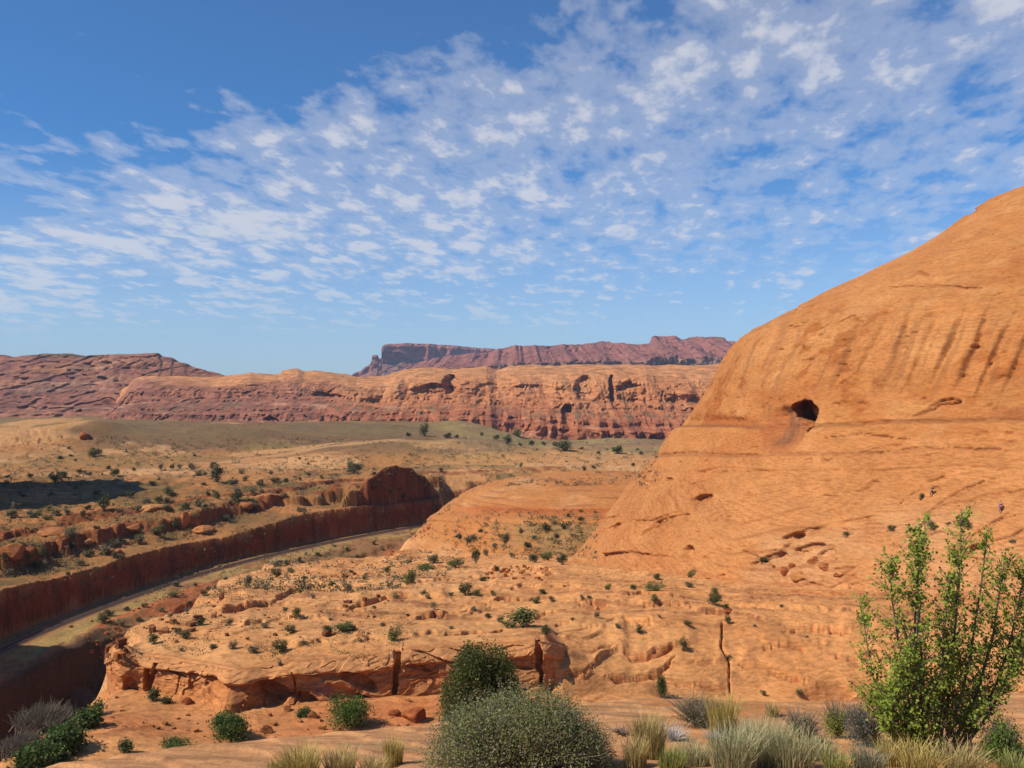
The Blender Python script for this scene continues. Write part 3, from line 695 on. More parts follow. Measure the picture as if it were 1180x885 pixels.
    ckd = cracks(U, V, [(1.3, [(708, 610), (721, 603)]), (1.6, [(740, 618), (752, 609), (768, 600)]), [(747, 619), (766, 605), (775, 599)], [(778, 637), (781, 627)], (1.8, [(804, 580), (811, 575), (822, 574), (831, 577)]), (2.0, [(733, 554), (743, 546), (756, 543)]), [(772, 553), (782, 551)], (2.0, [(905, 643), (918, 624), (930, 613)]), (1.8, [(930, 668), (960, 672)]), [(870, 633), (890, 640), (903, 652)], [(905, 357), (925, 351), (932, 346)], [(915, 378), (925, 375)], [(970, 372), (990, 366), (1000, 372)], [(1055, 320), (1066, 313), (1080, 318)], [(1030, 330), (1080, 330), (1140, 332)],
        [(690, 640), (730, 636), (760, 639)], (.8, [(1040, 580), (1075, 556), (1100, 545)]), (.8, [(1060, 600), (1110, 566), (1150, 552)]), (.8, [(1120, 620), (1150, 600), (1180, 590)]), (2.4, [(1095, 660), (1110, 640), (1130, 628)]), (2.0, [(1160, 665), (1180, 640)]), (.8, [(960, 505), (1010, 500), (1060, 507)]), (.8, [(1000, 522), (1080, 515), (1180, 520)]), (1.5, [(1060, 480), (1090, 468), (1118, 462)])], 1.2)
    off = off + np.where(inview, steps(U, V, DOME_STEPS) - 0.38 * ckd, 0)
    # -- the hole in the face, with a stained scoop below and left of it
    g2 = ((U - 915) / 26) ** 2 + ((V - 492) / 25) ** 2
    off = off - np.where(inview, 1.6 * sstep(1.1, 0.2, g2), 0)
    cu, cv = U - 935, V - 480
    hp = [(915, 479), (917, 471), (924, 465), (934, 461), (943, 463), (949, 470), (949.5, 479), (947, 489), (943, 498), (936, 491), (926, 485), (915, 479)]
    sd, _ = poly_dist(U, V, hp, False)
    ins = np.zeros(U.shape, bool)
    for (ax, ay), (bx, by) in zip(hp[:-1], hp[1:]):
        if ay != by: ins ^= ((ay > V) != (by > V)) & (U < (bx - ax) * (V - ay) / (by - ay) + ax)
    sd = np.where(ins, -np.abs(sd), np.abs(sd)) + 1.2 * fbm(U / 5, V / 5, 0, 2, .5, 110)
    hole = np.where(inview & (np.abs(cu) < 40) & (np.abs(cv) < 40), sstep(0.8, -0.9, sd), 0)
    inside = np.clip(1 + sd / 14, 0, 1)
    r2 = np.maximum(rr + off, 0.01)
    X, Y = C[0] + r2 * cx, C[1] + r2 * cy
    Z = zz + 0.10 * fbm(X / 3, Y / 3, 0.2, 3, .5, 111)
    # hollow it out: straight back into the hill and slightly up, widening to the left
    X = X + hole * (2.7 + 0.6 * inside); Y = Y + hole * (3.6 + 0.8 * inside); Z = Z - 0.35 * hole + 0.9 * hole * sstep(0.3, -0.6, (V - 477) / 20)
    # ---------------- colour
    col = np.empty(X.shape + (3,), dtype=np.float32); col[:] = np.array((0.51, 0.222, 0.080))
    m = fbm(X / 16, Y / 16, zz / 9, 4, 0.55, 112)
    col = mixc(col, np.array((0.56, 0.265, 0.105)), 0.8 * sstep(0.0, 0.5, m))
    col = mixc(col, np.array((0.42, 0.145, 0.042)), 0.7 * sstep(-0.05, -0.5, m))
    m2 = fbm(X / 5, Y / 5, zz / 3.4, 4, .6, 117)
    col = mixc(col, np.array((0.37, 0.125, 0.035)), 0.85 * sstep(0.10, 0.4, m2) * sstep(330, 370, V) * sstep(500, 470, V))
    col = mixc(col, np.array((0.60, 0.31, 0.135)), 0.5 * sstep(-0.1, -0.5, m2))
    low = sstep(492, 540, bed)
    col = mixc(col, np.array((0.54, 0.25, 0.105)), 0.55 * low)
    pale = sstep(560, 610, V) * sstep(790, 880, U) * sstep(0.3, -0.2, m)
    col = mixc(col, np.array((0.57, 0.32, 0.17)), 0.7 * pale)
    col = mixc(col, np.array((0.40, 0.125, 0.035)), 0.75 * sstep(474, 482, bed) * sstep(494, 490, bed) * sstep(905, 850, U) * (Y < C[1]))
    col = mixc(col, np.array((0.27, 0.075, 0.03)), 0.55 * sstep(470, 480, bed) * sstep(492, 486, bed) * sstep(1040, 1080, U) * sstep(-.1, .3, m + .2))
    col = mixc(col, VARN_SHADE, 0.6 * np.exp(-((bed - 491.5) / 1.4) ** 2) + 0.45 * np.exp(-((bed - 525) / 1.5) ** 2) * sstep(1100, 900, U))
    fl = xb - np.floor(xb)
    col = mixc(col, np.array((0.33, 0.12, 0.045)), 0.55 * lowm * mkb * sstep(0.72, 0.9, fl))
    fl = hbeds - np.floor(hbeds)
    col = mixc(col, np.array((0.40, 0.15, 0.05)), 0.35 * (1 - lowm) * sstep(0.75, 0.92, fl) * sstep(-.2, .2, fbm(X / 10, Y / 10, zz / 4, 2, .5, 119)))
    f2 = hb2 - np.floor(hb2); f3 = xb2 - np.floor(xb2)
    col = mixc(col, np.array((0.36, 0.13, 0.045)), 0.55 * mk2 * sstep(.66, .9, f2))
    col = mixc(col, np.array((0.36, 0.13, 0.05)), 0.65 * mk3 * lowm * sstep(.66, .9, f3))
    col = mixc(col, np.array((0.36, 0.14, 0.06)), 0.5 * dgm)
    # desert varnish running down the fluted face and below the hole
    streak = sstep(0.05, 0.5, streaks(q / 8, V / 70, 0.5)) * sstep(345, 380, V) * sstep(480, 430, V)
    col = mixc(col, np.array((0.30, 0.13, 0.055)), 0.5 * streak * inview)
    st2 = sstep(-0.15, 0.4, streaks((U + 0.12 * V) / 3.5, V / 50, 1.5)) * sstep(1.25, 0.5, ((U - 905) / 24) ** 2 + ((V - 490) / 27) ** 2) * inview
    sr = sstep(1.25, 0.6, ((U - 912) / 26) ** 2 + ((V - 497) / 26) ** 2) * inview * (1 - hole)
    col = mixc(col, np.array((0.40, 0.14, 0.055)), 0.7 * sr)
    col = mixc(col, np.array((0.20, 0.10, 0.06)), 0.85 * st2)
    col = mixc(col, np.array((0.46, 0.22, 0.11)), 0.6 * st2 * sstep(0.1, .5, fbm(U / 6, V / 30, 7, 2, .5, 118)))
    col = mixc(col, np.array((0.30, 0.10, 0.04)), 0.5 * ckd * inview)
    col = col * (1 + 0.16 * fbm(X / 3.2, Y / 3.2, zz / 1.3, 4, .6, 115) + 0.06 * fbm(X / .8, Y / .8, zz / .5, 2, .6, 116))[..., None]
    P = np.stack([X, Y, Z], -1) * S
    o = mesh_obj("sandstone_dome", grid_mesh("sandstone_dome", P, M_ROCK, col, wrap=True, flip=True))
    return tag(o, "huge orange sandstone dome with a fluted face and one dark hole", "rock dome", kind="structure")
main_dome = build_main_dome()

def build_small_dome():
    sil = [(440, 690), (462, 662), (476, 640), (488, 616), (500, 599), (512, 586), (530, 572), (545, 564), (565, 557), (590, 552), (620, 548), (655, 546), (690, 545)]
    R, z, C = dome_levels(sil, 690, 218, 260)
    th = ring_thetas(C, 620, 60, 1.7)
    a0 = math.atan2(-C[1], -C[0])
    zz = z[:, None] * np.ones_like(th)[None]; rr = R[:, None] * (1 + 0.10 * np.cos(th - a0))[None]
    cx, cy = np.cos(th)[None], np.sin(th)[None]
    X, Y = C[0] + rr * cx, C[1] + rr * cy
    U, V = pix(np.stack([X, Y, zz], -1))
    off = 1.6 * fbm(X / 25, Y / 25, zz / 12, 3, .5, 121) * sstep(500, 580, U)
    bed = V - 0.03 * (U - 600) + 4 * fbm(U / 70, V / 50, .1, 3, .5, 122)
    off = off - 1.2 * np.exp(-((bed - 590) / 4.5) ** 2) * sstep(500, 560, U) - 0.5 * np.exp(-((bed - 574) / 1.6) ** 2) - .5 * np.exp(-((bed - 603) / 1.4) ** 2) * sstep(560, 520, U) + 1.0 * sstep(592, 598, bed)
    hb = (zz + .5 * fbm(X / 9, Y / 9, zz / 4, 3, .5, 123)) / 0.9
    off = off - 0.22 * (stair(hb, .3) - hb) + 0.4 * fbm(X / 5, Y / 5, zz / 3, 5, .55, 124)
    r2 = np.maximum(rr + off * sstep(1, 12, rr), 0.01)
    X, Y = C[0] + r2 * cx, C[1] + r2 * cy
    Z = zz + 0.25 * fbm(X / 6, Y / 6, .1, 4, .5, 125) * sstep(20, 4, rr)
    col = np.empty(X.shape + (3,), dtype=np.float32); col[:] = np.array((0.50, 0.225, 0.085))
    m = fbm(X / 12, Y / 12, zz / 5, 4, .55, 126)
    col = mixc(col, PALE, .7 * sstep(0, .5, m)); col = mixc(col, DEEP, .6 * sstep(0, -.5, m))
    col = mixc(col, RED * 1.1, .8 * np.exp(-((bed - 588) / 5) ** 2) * sstep(500, 560, U))
    col = mixc(col, SCRUBC * 1.3, .65 * sstep(596, 606, bed) * sstep(560, 620, U) * sstep(-.3, .2, fbm(X / 4, Y / 4, .3, 3, .5, 127)))
    fl = hb - np.floor(hb)
    col = mixc(col, VARN_SHADE * 1.3, .5 * sstep(.72, .9, fl) * sstep(-.1, .3, fbm(X / 9, Y / 9, zz, 2, .5, 128)))
    col = col * (1 + 0.16 * fbm(X / 3, Y / 3, zz / 1.2, 4, .6, 129))[..., None]
    P = np.stack([X, Y, Z], -1) * S
    o = mesh_obj("sandstone_dome", grid_mesh("small_dome", P, M_ROCK, col, wrap=True, flip=True))
    return tag(o, "low orange slickrock dome beyond the bench with shrubs on its shelf", "rock dome", kind="structure")
small_dome = build_small_dome()

# ------------------------------------------------------------------ far cliffs, ridge and mesas: faces with plateau behind
def cliff_sheet(name, us, top, base, prof, Y0, relief, colour, mat, label, cat, back, rows=90, under=14):
    us = np.asarray(us, dtype=float)
    vt, vb = ip(us, top), ip(us, base)
    t = np.linspace(-0.08, 1, rows)
    T, U = np.meshgrid(t, us, indexing='ij')
    Vp = vb[None] + (vt - vb)[None] * T
    dY = np.interp(T, [p[0] for p in prof], [p[1] for p in prof])
    Yd = (Y0(us) if callable(Y0) else np.full(us.shape, Y0))[None] + dY
    Z = (CV - Vp) / FOC * Yd
    X = (U - CU) / FOC * Yd
    r, dz = relief(X, Yd, Z, U, Vp, T)
    edge = np.minimum(sstep(us[0], us[0] + 6, us), 1)[None]
    Y = Yd + r * edge
    Z = Z + dz
    col = colour(X, Y, Z, U, Vp, T)
    P = np.stack([X, Y, Z], -1)
    # back of the landform: a top that runs away from the eye, then falls
    bk = []
    for k, (dy, dz_) in enumerate(back):
        q = P[-1].copy(); q[:, 1] += dy; q[:, 0] *= 1 + dy / q[:, 1]; q[:, 2] += dz_ + 0.004 * dy * fbm(q[:, 0] / 60, q[:, 1] / 60, 0.2, 3, .5, 201)
        bk.append(q)
    P = np.concatenate([P] + [b[None] for b in bk]); col = np.concatenate([col] + [col[-1:]] * len(bk))
    o = mesh_obj(name, grid_mesh(name, P * S, mat, col))
    return tag(o, label, cat, kind="structure")

def zig(a, sharp=0.5):
    f = a - np.floor(a)
    return np.where(f < sharp, f / sharp, (1 - f) / (1 - sharp))

CL_TOP = [(100, 488), (118, 478), (130, 462), (140, 448), (150, 438), (160, 434), (200, 434), (245, 436), (262, 433.5), (285, 431), (300, 432.5), (317, 431.5), (321, 427.5), (330, 425.5), (338, 425.5), (346, 429), (362, 428.5), (395, 431), (408, 435), (425, 436), (441, 435), (455, 430), (470, 426.5), (500, 424.5), (520, 426), (546, 423), (560, 422.5), (572, 427.5), (586, 424), (612, 422), (640, 422.5), (690, 421), (720, 421.5), (742, 420), (760, 422), (782, 421), (822, 421.5), (900, 420)]
CL_BASE = [(50, 489), (90, 490), (300, 493), (400, 495), (440, 500), (520, 502), (560, 506), (600, 511), (650, 518), (700, 523), (760, 525), (900, 528)]
ALC = ((518, 443, 9, 12, 40), (497, 449, 24, 7, 14), (465, 447, 6, 11, 6), (563, 448, 16, 7, 6), (612, 447, 24, 4, 5), (640, 452, 16, 5, 4), (675, 447, 14, 14, 16), (706, 449, 4, 17, 20), (727, 453, 17, 15, 14), (745, 454, 3, 12, 5), (790, 462, 20, 7, 6), (653, 476, 7, 11, 18), (487, 478, 6, 8, 4), (600, 474, 22, 6, 4), (553, 489, 4, 9, 5), (590, 490, 9, 9, 7), (650, 492, 7, 9, 7), (750, 508, 5, 9, 7), (330, 433, 11, 5, 5), (366, 455, 10, 3, 5), (290, 447, 15, 4, 5), (365, 441, 14, 2, 4), (380, 457, 15, 3, 6), (425, 463, 10, 4, 5), (316, 484, 9, 5, 7), (435, 476, 6, 7, 5))
def cliff_relief(X, Y, Z, U, V, T):
    r = 17 * fbm(X / 60, Z / 70, 1.0, 4, .5, 211) + 7 * fbm(X / 14, Z / 26, 2.0, 4, .55, 212)
    up = sstep(.45, .55, T)
    # buttresses and gullies in the lower cliff band
    a = X / 16 + 0.8 * fbm(X / 20, Z / 40, 0, 2, .5, 213)
    r = r + (zig(a, .62) - .5) * 9 * sstep(.13, .18, T) * sstep(.44, .36, T) * sstep(380, 440, U)
    r = r + (zig(X / 61 + .8 * fbm(X / 50, Z / 60, 4, 2, .5, 214), .65) - .5) * 9 * up * sstep(.98, .8, T) * sstep(400, 450, U)
    q1 = 2.6 * fbm(X / 17, Z / 15, 3.0, 4, .55, 219)
    r = r + 4.5 * (stair(q1, .15) - q1) * sstep(.92, .75, T)
    r = r + 9 * (sstep(.30, .33, T + .05 * fbm(X / 45, 0 * Z, 9, 3, .5, 226)) + sstep(.55, .58, T + .09 * fbm(X / 60, 0 * Z, 12, 3, .5, 227)) + .8 * sstep(.76, .79, T + .14 * fbm(X / 40, 0 * Z, 15, 3, .5, 228)) - 1.4)
    beds = Z / 4.6 + 1.1 * fbm(X / 40, Z / 20, 0, 3, .5, 215)
    r = r - 1.3 * (stair(beds, .4) - beds) * sstep(.9, .6, T) * sstep(-.2, .3, fbm(X / 30, Z / 12, 6, 3, .5, 218))
    for (a, b, ru, rv, dep) in ALC:
        g = ((U - a) / ru) ** 2 + ((V - b) / rv) ** 2
        r = r + dep * 1.25 * sstep(1.25, .35, g + .4 * fbm(U / 7, V / 4, 0, 3, .5, 216))
    return r, (0.8 * fbm(X / 9, Y / 9, Z / 5, 3, .5, 217) + 2.4 * fbm(X / 30, Y / 40, .5, 3, .5, 229) * sstep(.8, 1, T))
def cliff_colour(X, Y, Z, U, V, T):
    col = np.empty(X.shape + (3,), dtype=np.float32); col[:] = np.array((0.45, 0.19, 0.085))
    n = fbm(X / 25, Z / 9, 0.5, 4, .55, 221); nf = fbm(X / 6, Z / 4, .2, 4, .6, 222)
    n0 = fbm(X / 70, Z / 40, 5.5, 3, .5, 220)
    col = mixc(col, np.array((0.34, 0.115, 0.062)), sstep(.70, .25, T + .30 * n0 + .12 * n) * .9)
    col = mixc(col, np.array((0.50, 0.235, 0.105)), sstep(.66, .9, T + .25 * n0 + .1 * n))
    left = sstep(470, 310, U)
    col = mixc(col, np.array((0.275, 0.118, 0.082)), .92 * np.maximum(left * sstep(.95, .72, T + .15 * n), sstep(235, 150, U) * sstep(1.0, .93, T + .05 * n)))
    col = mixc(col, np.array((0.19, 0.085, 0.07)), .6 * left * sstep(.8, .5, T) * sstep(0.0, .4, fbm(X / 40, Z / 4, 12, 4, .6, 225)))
    col = mixc(col, np.array((0.27, 0.15, 0.095)), .8 * sstep(.14, .06, T + .06 * n))
    col = mixc(col, np.array((0.15, 0.115, 0.07)), .75 * sstep(.33, .38, T + .05 * n) * sstep(.52, .46, T + .05 * n) * sstep(.05, .3, nf))
    col = mixc(col, np.array((0.16, 0.13, 0.075)), .5 * sstep(.25, .5, nf) * sstep(.9, .6, T))
    col = mixc(col, np.array((0.15, 0.055, 0.045)), .6 * sstep(.15, .5, streaks(X / 6, Z / 45, 3.)) * sstep(.12, .2, T) * sstep(.9, .75, T))
    col = mixc(col, np.array((0.50, 0.27, 0.18)), .5 * sstep(.3, .6, fbm(X / 20, Z / 3, 8, 3, .5, 224)))
    return col * (1 + .18 * nf)[..., None]
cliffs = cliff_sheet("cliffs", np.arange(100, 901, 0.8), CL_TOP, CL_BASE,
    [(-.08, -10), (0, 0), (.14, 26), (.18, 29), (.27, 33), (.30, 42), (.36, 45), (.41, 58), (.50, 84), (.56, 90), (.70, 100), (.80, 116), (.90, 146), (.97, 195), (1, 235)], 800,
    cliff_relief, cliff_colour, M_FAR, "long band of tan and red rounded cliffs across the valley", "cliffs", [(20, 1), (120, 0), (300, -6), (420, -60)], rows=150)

RG_TOP = [(-200, 414), (-60, 413), (-10, 411), (8, 410), (18, 412), (28, 410.5), (50, 408.5), (84, 408.5), (100, 411), (130, 408.5), (145, 408.5), (165, 407.5), (183, 408), (186, 411.5), (197, 413), (200, 416), (214, 419.5), (218, 422.5), (232, 426.5), (248, 430.5), (275, 438), (330, 452)]
RG_BASE = [(-200, 478), (0, 478), (60, 480), (120, 485), (180, 490), (330, 494)]
def ridge_relief(X, Y, Z, U, V, T):
    r = 22 * fbm(X / 120, Z / 60, 1.0, 4, .5, 231) + 8 * fbm(X / 25, Z / 14, 2.0, 4, .55, 232)
    q1 = 2.8 * fbm(X / 40, Z / 22, 3.0, 4, .55, 239)
    r = r + 13 * (stair(q1, .15) - q1)
    beds = Z / 7.0 + 0.010 * X + 1.5 * fbm(X / 90, Z / 20, 0, 3, .5, 235)
    r = r - 7.0 * (stair(beds, .4) - beds) * sstep(-.35, .3, fbm(X / 60, Z / 16, 6, 3, .5, 238))
    for (a, b, ru, rv, dep) in ((98, 422, 8, 4, 22), (122, 419, 8, 3, 18), (116, 436, 6, 3, 12), (60, 418, 12, 2, 8), (30, 470, 14, 2, 8), (75, 471, 18, 1.5, 9), (150, 445, 16, 2, 8), (175, 470, 10, 3, 8)):
        g = ((U - a) / ru) ** 2 + ((V - b) / rv) ** 2
        r = r + dep * sstep(1.2, .5, g)
    return r, 1.2 * fbm(X / 18, Y / 18, Z / 9, 3, .5, 237)
def ridge_colour(X, Y, Z, U, V, T):
    col = np.empty(X.shape + (3,), dtype=np.float32); col[:] = np.array((0.285, 0.125, 0.088))
    n = fbm(X / 70, Z / 7, 0.5, 4, .55, 241); nf = fbm(X / 12, Z / 6, .2, 4, .6, 242)
    col = mixc(col, np.array((0.36, 0.17, 0.10)), sstep(.0, .5, n) * .8)
    col = mixc(col, np.array((0.19, 0.085, 0.075)), sstep(.0, -.5, n) * .8)
    col = mixc(col, np.array((0.40, 0.24, 0.17)), .6 * sstep(.25, .6, fbm(X / 110, Z / 3.5, 8, 3, .5, 243)))
    col = mixc(col, np.array((0.12, 0.10, 0.06)), .8 * sstep(.95, .985, T) * sstep(25, 45, U) * sstep(125, 105, U))
    col = mixc(col, np.array((0.15, 0.115, 0.075)), .6 * sstep(.15, .5, nf))
    return col * (1 + .2 * nf)[..., None]
ridge = cliff_sheet("ridge", np.arange(-200, 331, 0.9), RG_TOP, RG_BASE, [(-.08, -20), (0, 0), (.3, 70), (.6, 150), (.85, 215), (1, 270)], 960,
    ridge_relief, ridge_colour, M_FAR, "purple red stepped ridge on the left skyline with dark scrub on top", "ridge", [(40, 2), (200, 0), (400, -60)], rows=110)

def mesa_relief(seed, amp, wl):
    def f(X, Y, Z, U, V, T):
        c = sstep(.50, .60, T)
        a = X / wl + .9 * fbm(X / wl, 0 * Z, 1, 3, .6, seed)
        r = amp * (zig(a, .55) - .5) * (.35 + .65 * c) + .35 * amp * (zig(a * 2.7 + 1.3, .5) - .5) * c
        r = r + .5 * amp * fbm(X / (wl * .6), Z / 40, 2, 4, .55, seed + 1)
        q1 = 2.2 * fbm(X / (wl * .5), Z / 45, 3.0, 4, .55, seed + 4)
        r = r + .35 * amp * (stair(q1, .15) - q1)
        return r, 3 * fbm(X / 30, Y / 30, Z / 9, 3, .5, seed + 2) * sstep(1.0, .9, T)
    return f
def mesa_colour(base, scrub, seed):
    def f(X, Y, Z, U, V, T):
        col = np.empty(X.shape + (3,), dtype=np.float32); col[:] = np.array(base)
        n = fbm(X / 90, Z / 12, 0.5, 4, .55, seed)
        nf = fbm(X / 22, Z / 9, .5, 4, .6, seed + 1)
        col = mixc(col, np.array(scrub), sstep(.56, .42, T + .06 * n) * .8)
        col = mixc(col, np.array(scrub) * .8, sstep(.985, .999, T))
        col = mixc(col, np.array(base) * .55, .6 * sstep(.1, .5, streaks(X / 14, Z / 90, 3.)))
        return col * (1 + .22 * nf)[..., None]
    return f
MP = [(-.08, -60), (0, 0), (.5, 150), (.56, 165), (.94, 180), (1, 215)]
mesa_far = cliff_sheet("mesa", np.arange(402, 641, 0.7), [(402, 434), (416, 427), (427, 418), (428.5, 409.5), (436, 409), (437.5, 414), (440.5, 412), (441.5, 399.5), (447, 396.5), (470, 395.5), (500, 396.5), (530, 399), (560, 401.5), (600, 404), (640, 410)],
    [(402, 440), (640, 440)], [(-.08, -80), (0, 0), (.45, 200), (.52, 215), (.93, 235), (1, 280)], lambda u: 3400 + 3.0 * (u - 445), mesa_relief(301, 60, 120), mesa_colour((0.32, 0.125, 0.095), (0.25, 0.135, 0.095), 311), M_MESA,
    "distant blue shaded flat topped mesa with a pinnacle at its left end", "mesa", [(60, 0), (500, -4), (700, -150)], rows=80)
mesa_mid = cliff_sheet("mesa", np.arange(452, 905, 0.7), [(452, 436), (468, 424), (482, 417), (500, 413), (530, 409), (560, 406), (575, 402.5), (590, 398.5), (640, 398), (680, 396), (694, 393), (702, 394.5), (720, 396), (740, 397), (747, 396), (749, 388.5), (756, 387), (775, 388), (781, 391.5), (786, 392), (795, 388.5), (818, 388.5), (832, 390), (842, 393), (860, 400), (905, 410)],
    [(452, 440), (905, 434)], [(-.08, -60), (0, 0), (.20, 40), (.24, 50), (.50, 62), (.56, 110), (.75, 330), (.9, 480), (1, 560)], lambda u: 2150 + 0.9 * (u - 600) * (u > 600) - 240 * sstep(738, 752, u) * 0, mesa_relief(331, 75, 75), mesa_colour((0.30, 0.115, 0.085), (0.25, 0.15, 0.10), 341), M_MESA,
    "long reddish mesa behind the cliffs with shaded wall and scrubby top", "mesa", [(60, 0), (400, -4), (500, -120)], rows=90)

# ------------------------------------------------------------------ the air
def build_haze():
    x0, x1, y0, y1, z0, z1 = -11500, 11500, -60, 6600, -84.0, 262.0
    V = np.array([(x, y, z) for z in (z0, z1) for y in (y0, y1) for x in (x0, x1)])
    Q = np.array([(0, 2, 3, 1), (4, 5, 7, 6), (0, 1, 5, 4), (2, 6, 7, 3), (0, 4, 6, 2), (1, 3, 7, 5)])
    m = bpy.data.materials.new("air"); m.use_nodes = True
    nt = m.node_tree; nt.nodes.remove(nt.nodes['Principled BSDF'])
    pv = nt.nodes.new('ShaderNodeVolumePrincipled')
    pv.inputs['Color'].default_value = (0.62, 0.74, 1.0, 1); pv.inputs['Density'].default_value = HAZE
    pv.inputs['Anisotropy'].default_value = 0.0
    nt.links.new(pv.outputs[0], nt.nodes['Material Output'].inputs['Volume'])
    o = mesh_obj("haze", raw_mesh("haze", V, Q, np.arange(6) * 4, m, smooth=False))
    o["kind"] = "stuff"
    tag(o, "thin blue haze that softens the distant mesas", "haze")
HAZE = 0.00005
build_haze()
# ------------------------------------------------------------------ the ledge wall in front of the bench: bulging, undercut, cracked
def build_ledge():
    us = np.concatenate([np.linspace(124, 140, 60)[:-1], np.arange(140, 724.1, 0.55)])
    vt, vb = ip(us, LEDGE_TOP), ip(us, LEDGE_BASE)
    wy = ip(us, LEDGE_Y)
    t = np.concatenate([np.linspace(-0.25, 1, 150), np.linspace(1.03, 1.75, 70)])
    T, U = np.meshgrid(t, us, indexing='ij')
    V = vb[None] + (vt - vb)[None] * np.minimum(T, 1)
    Y = wy[None] + np.interp(T, [-.25, 0, .05, .5, .72, .80, 1.0], [-.7, -.15, .12, .22, .30, .42, 0.85])
    Z = (CV - V) / FOC * Y
    X = (U - CU) / FOC * Y
    n = fbm(X / 2.5, Z / 1.2, .3, 4, .55, 401); nf = fbm(X / .7, Z / .5, .9, 4, .55, 402)
    off = 0.30 * n + 0.10 * nf
    nq = 3.2 * fbm(X / 2.0, Z / 1.1, 6.3, 3, .55, 410)
    off = off + 0.16 * (stair(nq, .12) - nq) * sstep(1.1, .95, T)
    # overhanging cap of thin beds
    bz = (T * 8.5 + 2.2 * fbm(X / 3.2, Z / 2, .2, 4, .55, 403) - 0.012 * U)
    cap = sstep(.66, .76, T + .06 * n)
    brk = sstep(-.25, .2, fbm(X / 1.8, Z / .7, 3.3, 3, .5, 407))
    off = off - 0.17 * (stair(bz, .45) - bz) * (0.2 + .8 * cap) * brk
    off = off - 0.32 * cap * sstep(1.0, .8, T) + 0.10 * sstep(.60, .66, T) * sstep(.74, .70, T)
    dark = np.zeros_like(X)
    # alcoves: (column, fraction up, half width, half height, depth)
    for (a, b, ru, rv, dep) in ((312, .42, 22, .26, 1.1), (352, .20, 17, .14, .8), (250, .45, 13, .35, .35), (226, .5, 9, .35, .3), (412, .56, 22, .14, .6), (400, .22, 30, .2, .25), (170, .38, 5, .34, 1.0), (155, .82, 13, .10, .8), (152, .25, 8, .22, .5), (205, .62, 14, .05, .3), (432, .12, 20, .12, .55), (545, .82, 28, .05, .35), (505, .80, 30, .04, .4), (595, .52, 20, .05, .35), (480, .62, 18, .05, .3), (570, .15, 20, .2, .3)):
        g = ((U - a) / ru) ** 2 + ((T - b + .006 * (U - a)) / rv) ** 2 + .35 * nf
        k = sstep(1.15, .55, g); off = off + dep * k
    # vertical joints
    for (a, wd, dep, lean, lo, hi) in ((456, 3.6, 2.2, 2, -.2, 1.05), (622, 3.2, 2.4, -1, .1, 1.08), (340, 1.1, .5, 1, 0, .8), (208, 1.1, .35, 2, .1, .7), (176, 2.6, 1.2, 6, 0, .85), (300, 1.2, .3, -6, .1, .7)):
        g = np.abs(U - a - lean * (T - .5) * 2 + 2.0 * nf + 3.0 * fbm(X / 3, Z / .9, 1, 2, .5, 409)) / (wd * (.6 + .8 * vnoise(U / 9, T * 4, 2.)))
        off = off + dep * sstep(1.15, .7, g) * sstep(lo - .05, lo + .05, T) * sstep(hi + .05, hi - .05, T)
    # swelling noses
    off = off - 0.9 * np.exp(-((U - 268) / 20) ** 2 - ((T - .18) / .28) ** 2) - .5 * np.exp(-((U - 143) / 12) ** 2 - ((T - .5) / .4) ** 2)
    off = off * sstep(1.25, .95, T)
    Y2 = Y + off
    X2 = (U - CU) / FOC * Y                               # shift straight back, keep width and height
    # lean the top rows back over the bench
    bk = np.clip(T - 1, 0, None)
    Y2 = Y2 + bk * 4.0
    X2 = X2 * (1 + bk * 4.0 / Y)
    zl, cl = land(X2, Y2)
    Z2 = np.where(T > 1, lerp(Z, zl + 0.06, sstep(1.0, 1.3, T)), Z)
    Z2 = np.where(T > 1.68, zl - 0.5 * sstep(1.68, 1.75, T), Z2)
    col = np.empty(X.shape + (3,), dtype=np.float32); col[:] = np.array((0.47, 0.20, 0.085))
    col = mixc(col, np.array((0.51, 0.25, 0.12)), .7 * cap)
    col = mixc(col, np.array((0.40, 0.14, 0.055)), .8 * sstep(0.05, .45, n) * (1 - cap))
    col = mixc(col, np.array((0.33, 0.20, 0.10)), .6 * sstep(0.0, .4, fbm(X / 4, Z / 2, 5, 3, .5, 404)) * (1 - cap) * sstep(380, 440, U))
    col = mixc(col, np.array((0.40, 0.20, 0.16)), .7 * (np.exp(-((U - 372) / 13) ** 2 - ((T - .38) / .16) ** 2) + np.exp(-((U - 180) / 5) ** 2 - ((T - .62) / .1) ** 2)))
    fr = bz - np.floor(bz)
    col = mixc(col, np.array((0.24, 0.09, 0.05)), .5 * sstep(.66, .9, fr) * (0.2 + .8 * cap) * brk * sstep(1.3, .95, T))
    col = mixc(col, VARN_SHADE * 1.3, .5 * sstep(.2, .5, fbm(X / .8, Z / 3, 2, 3, .6, 405)) * (1 - cap) * sstep(.1, .3, T))
    col = mixc(col, cl, sstep(1.05, 1.5, T))
    col = col * (1 + .16 * nf)[..., None]
    P = np.stack([X2, Y2, Z2], -1) * S
    o = mesh_obj("rock_ledge", grid_mesh("rock_ledge", P, M_GROUND, col))
    return tag(o, "low sandstone ledge wall with overhanging cap, alcoves and two dark vertical cracks", "rock ledge", kind="structure")
ledge = build_ledge()
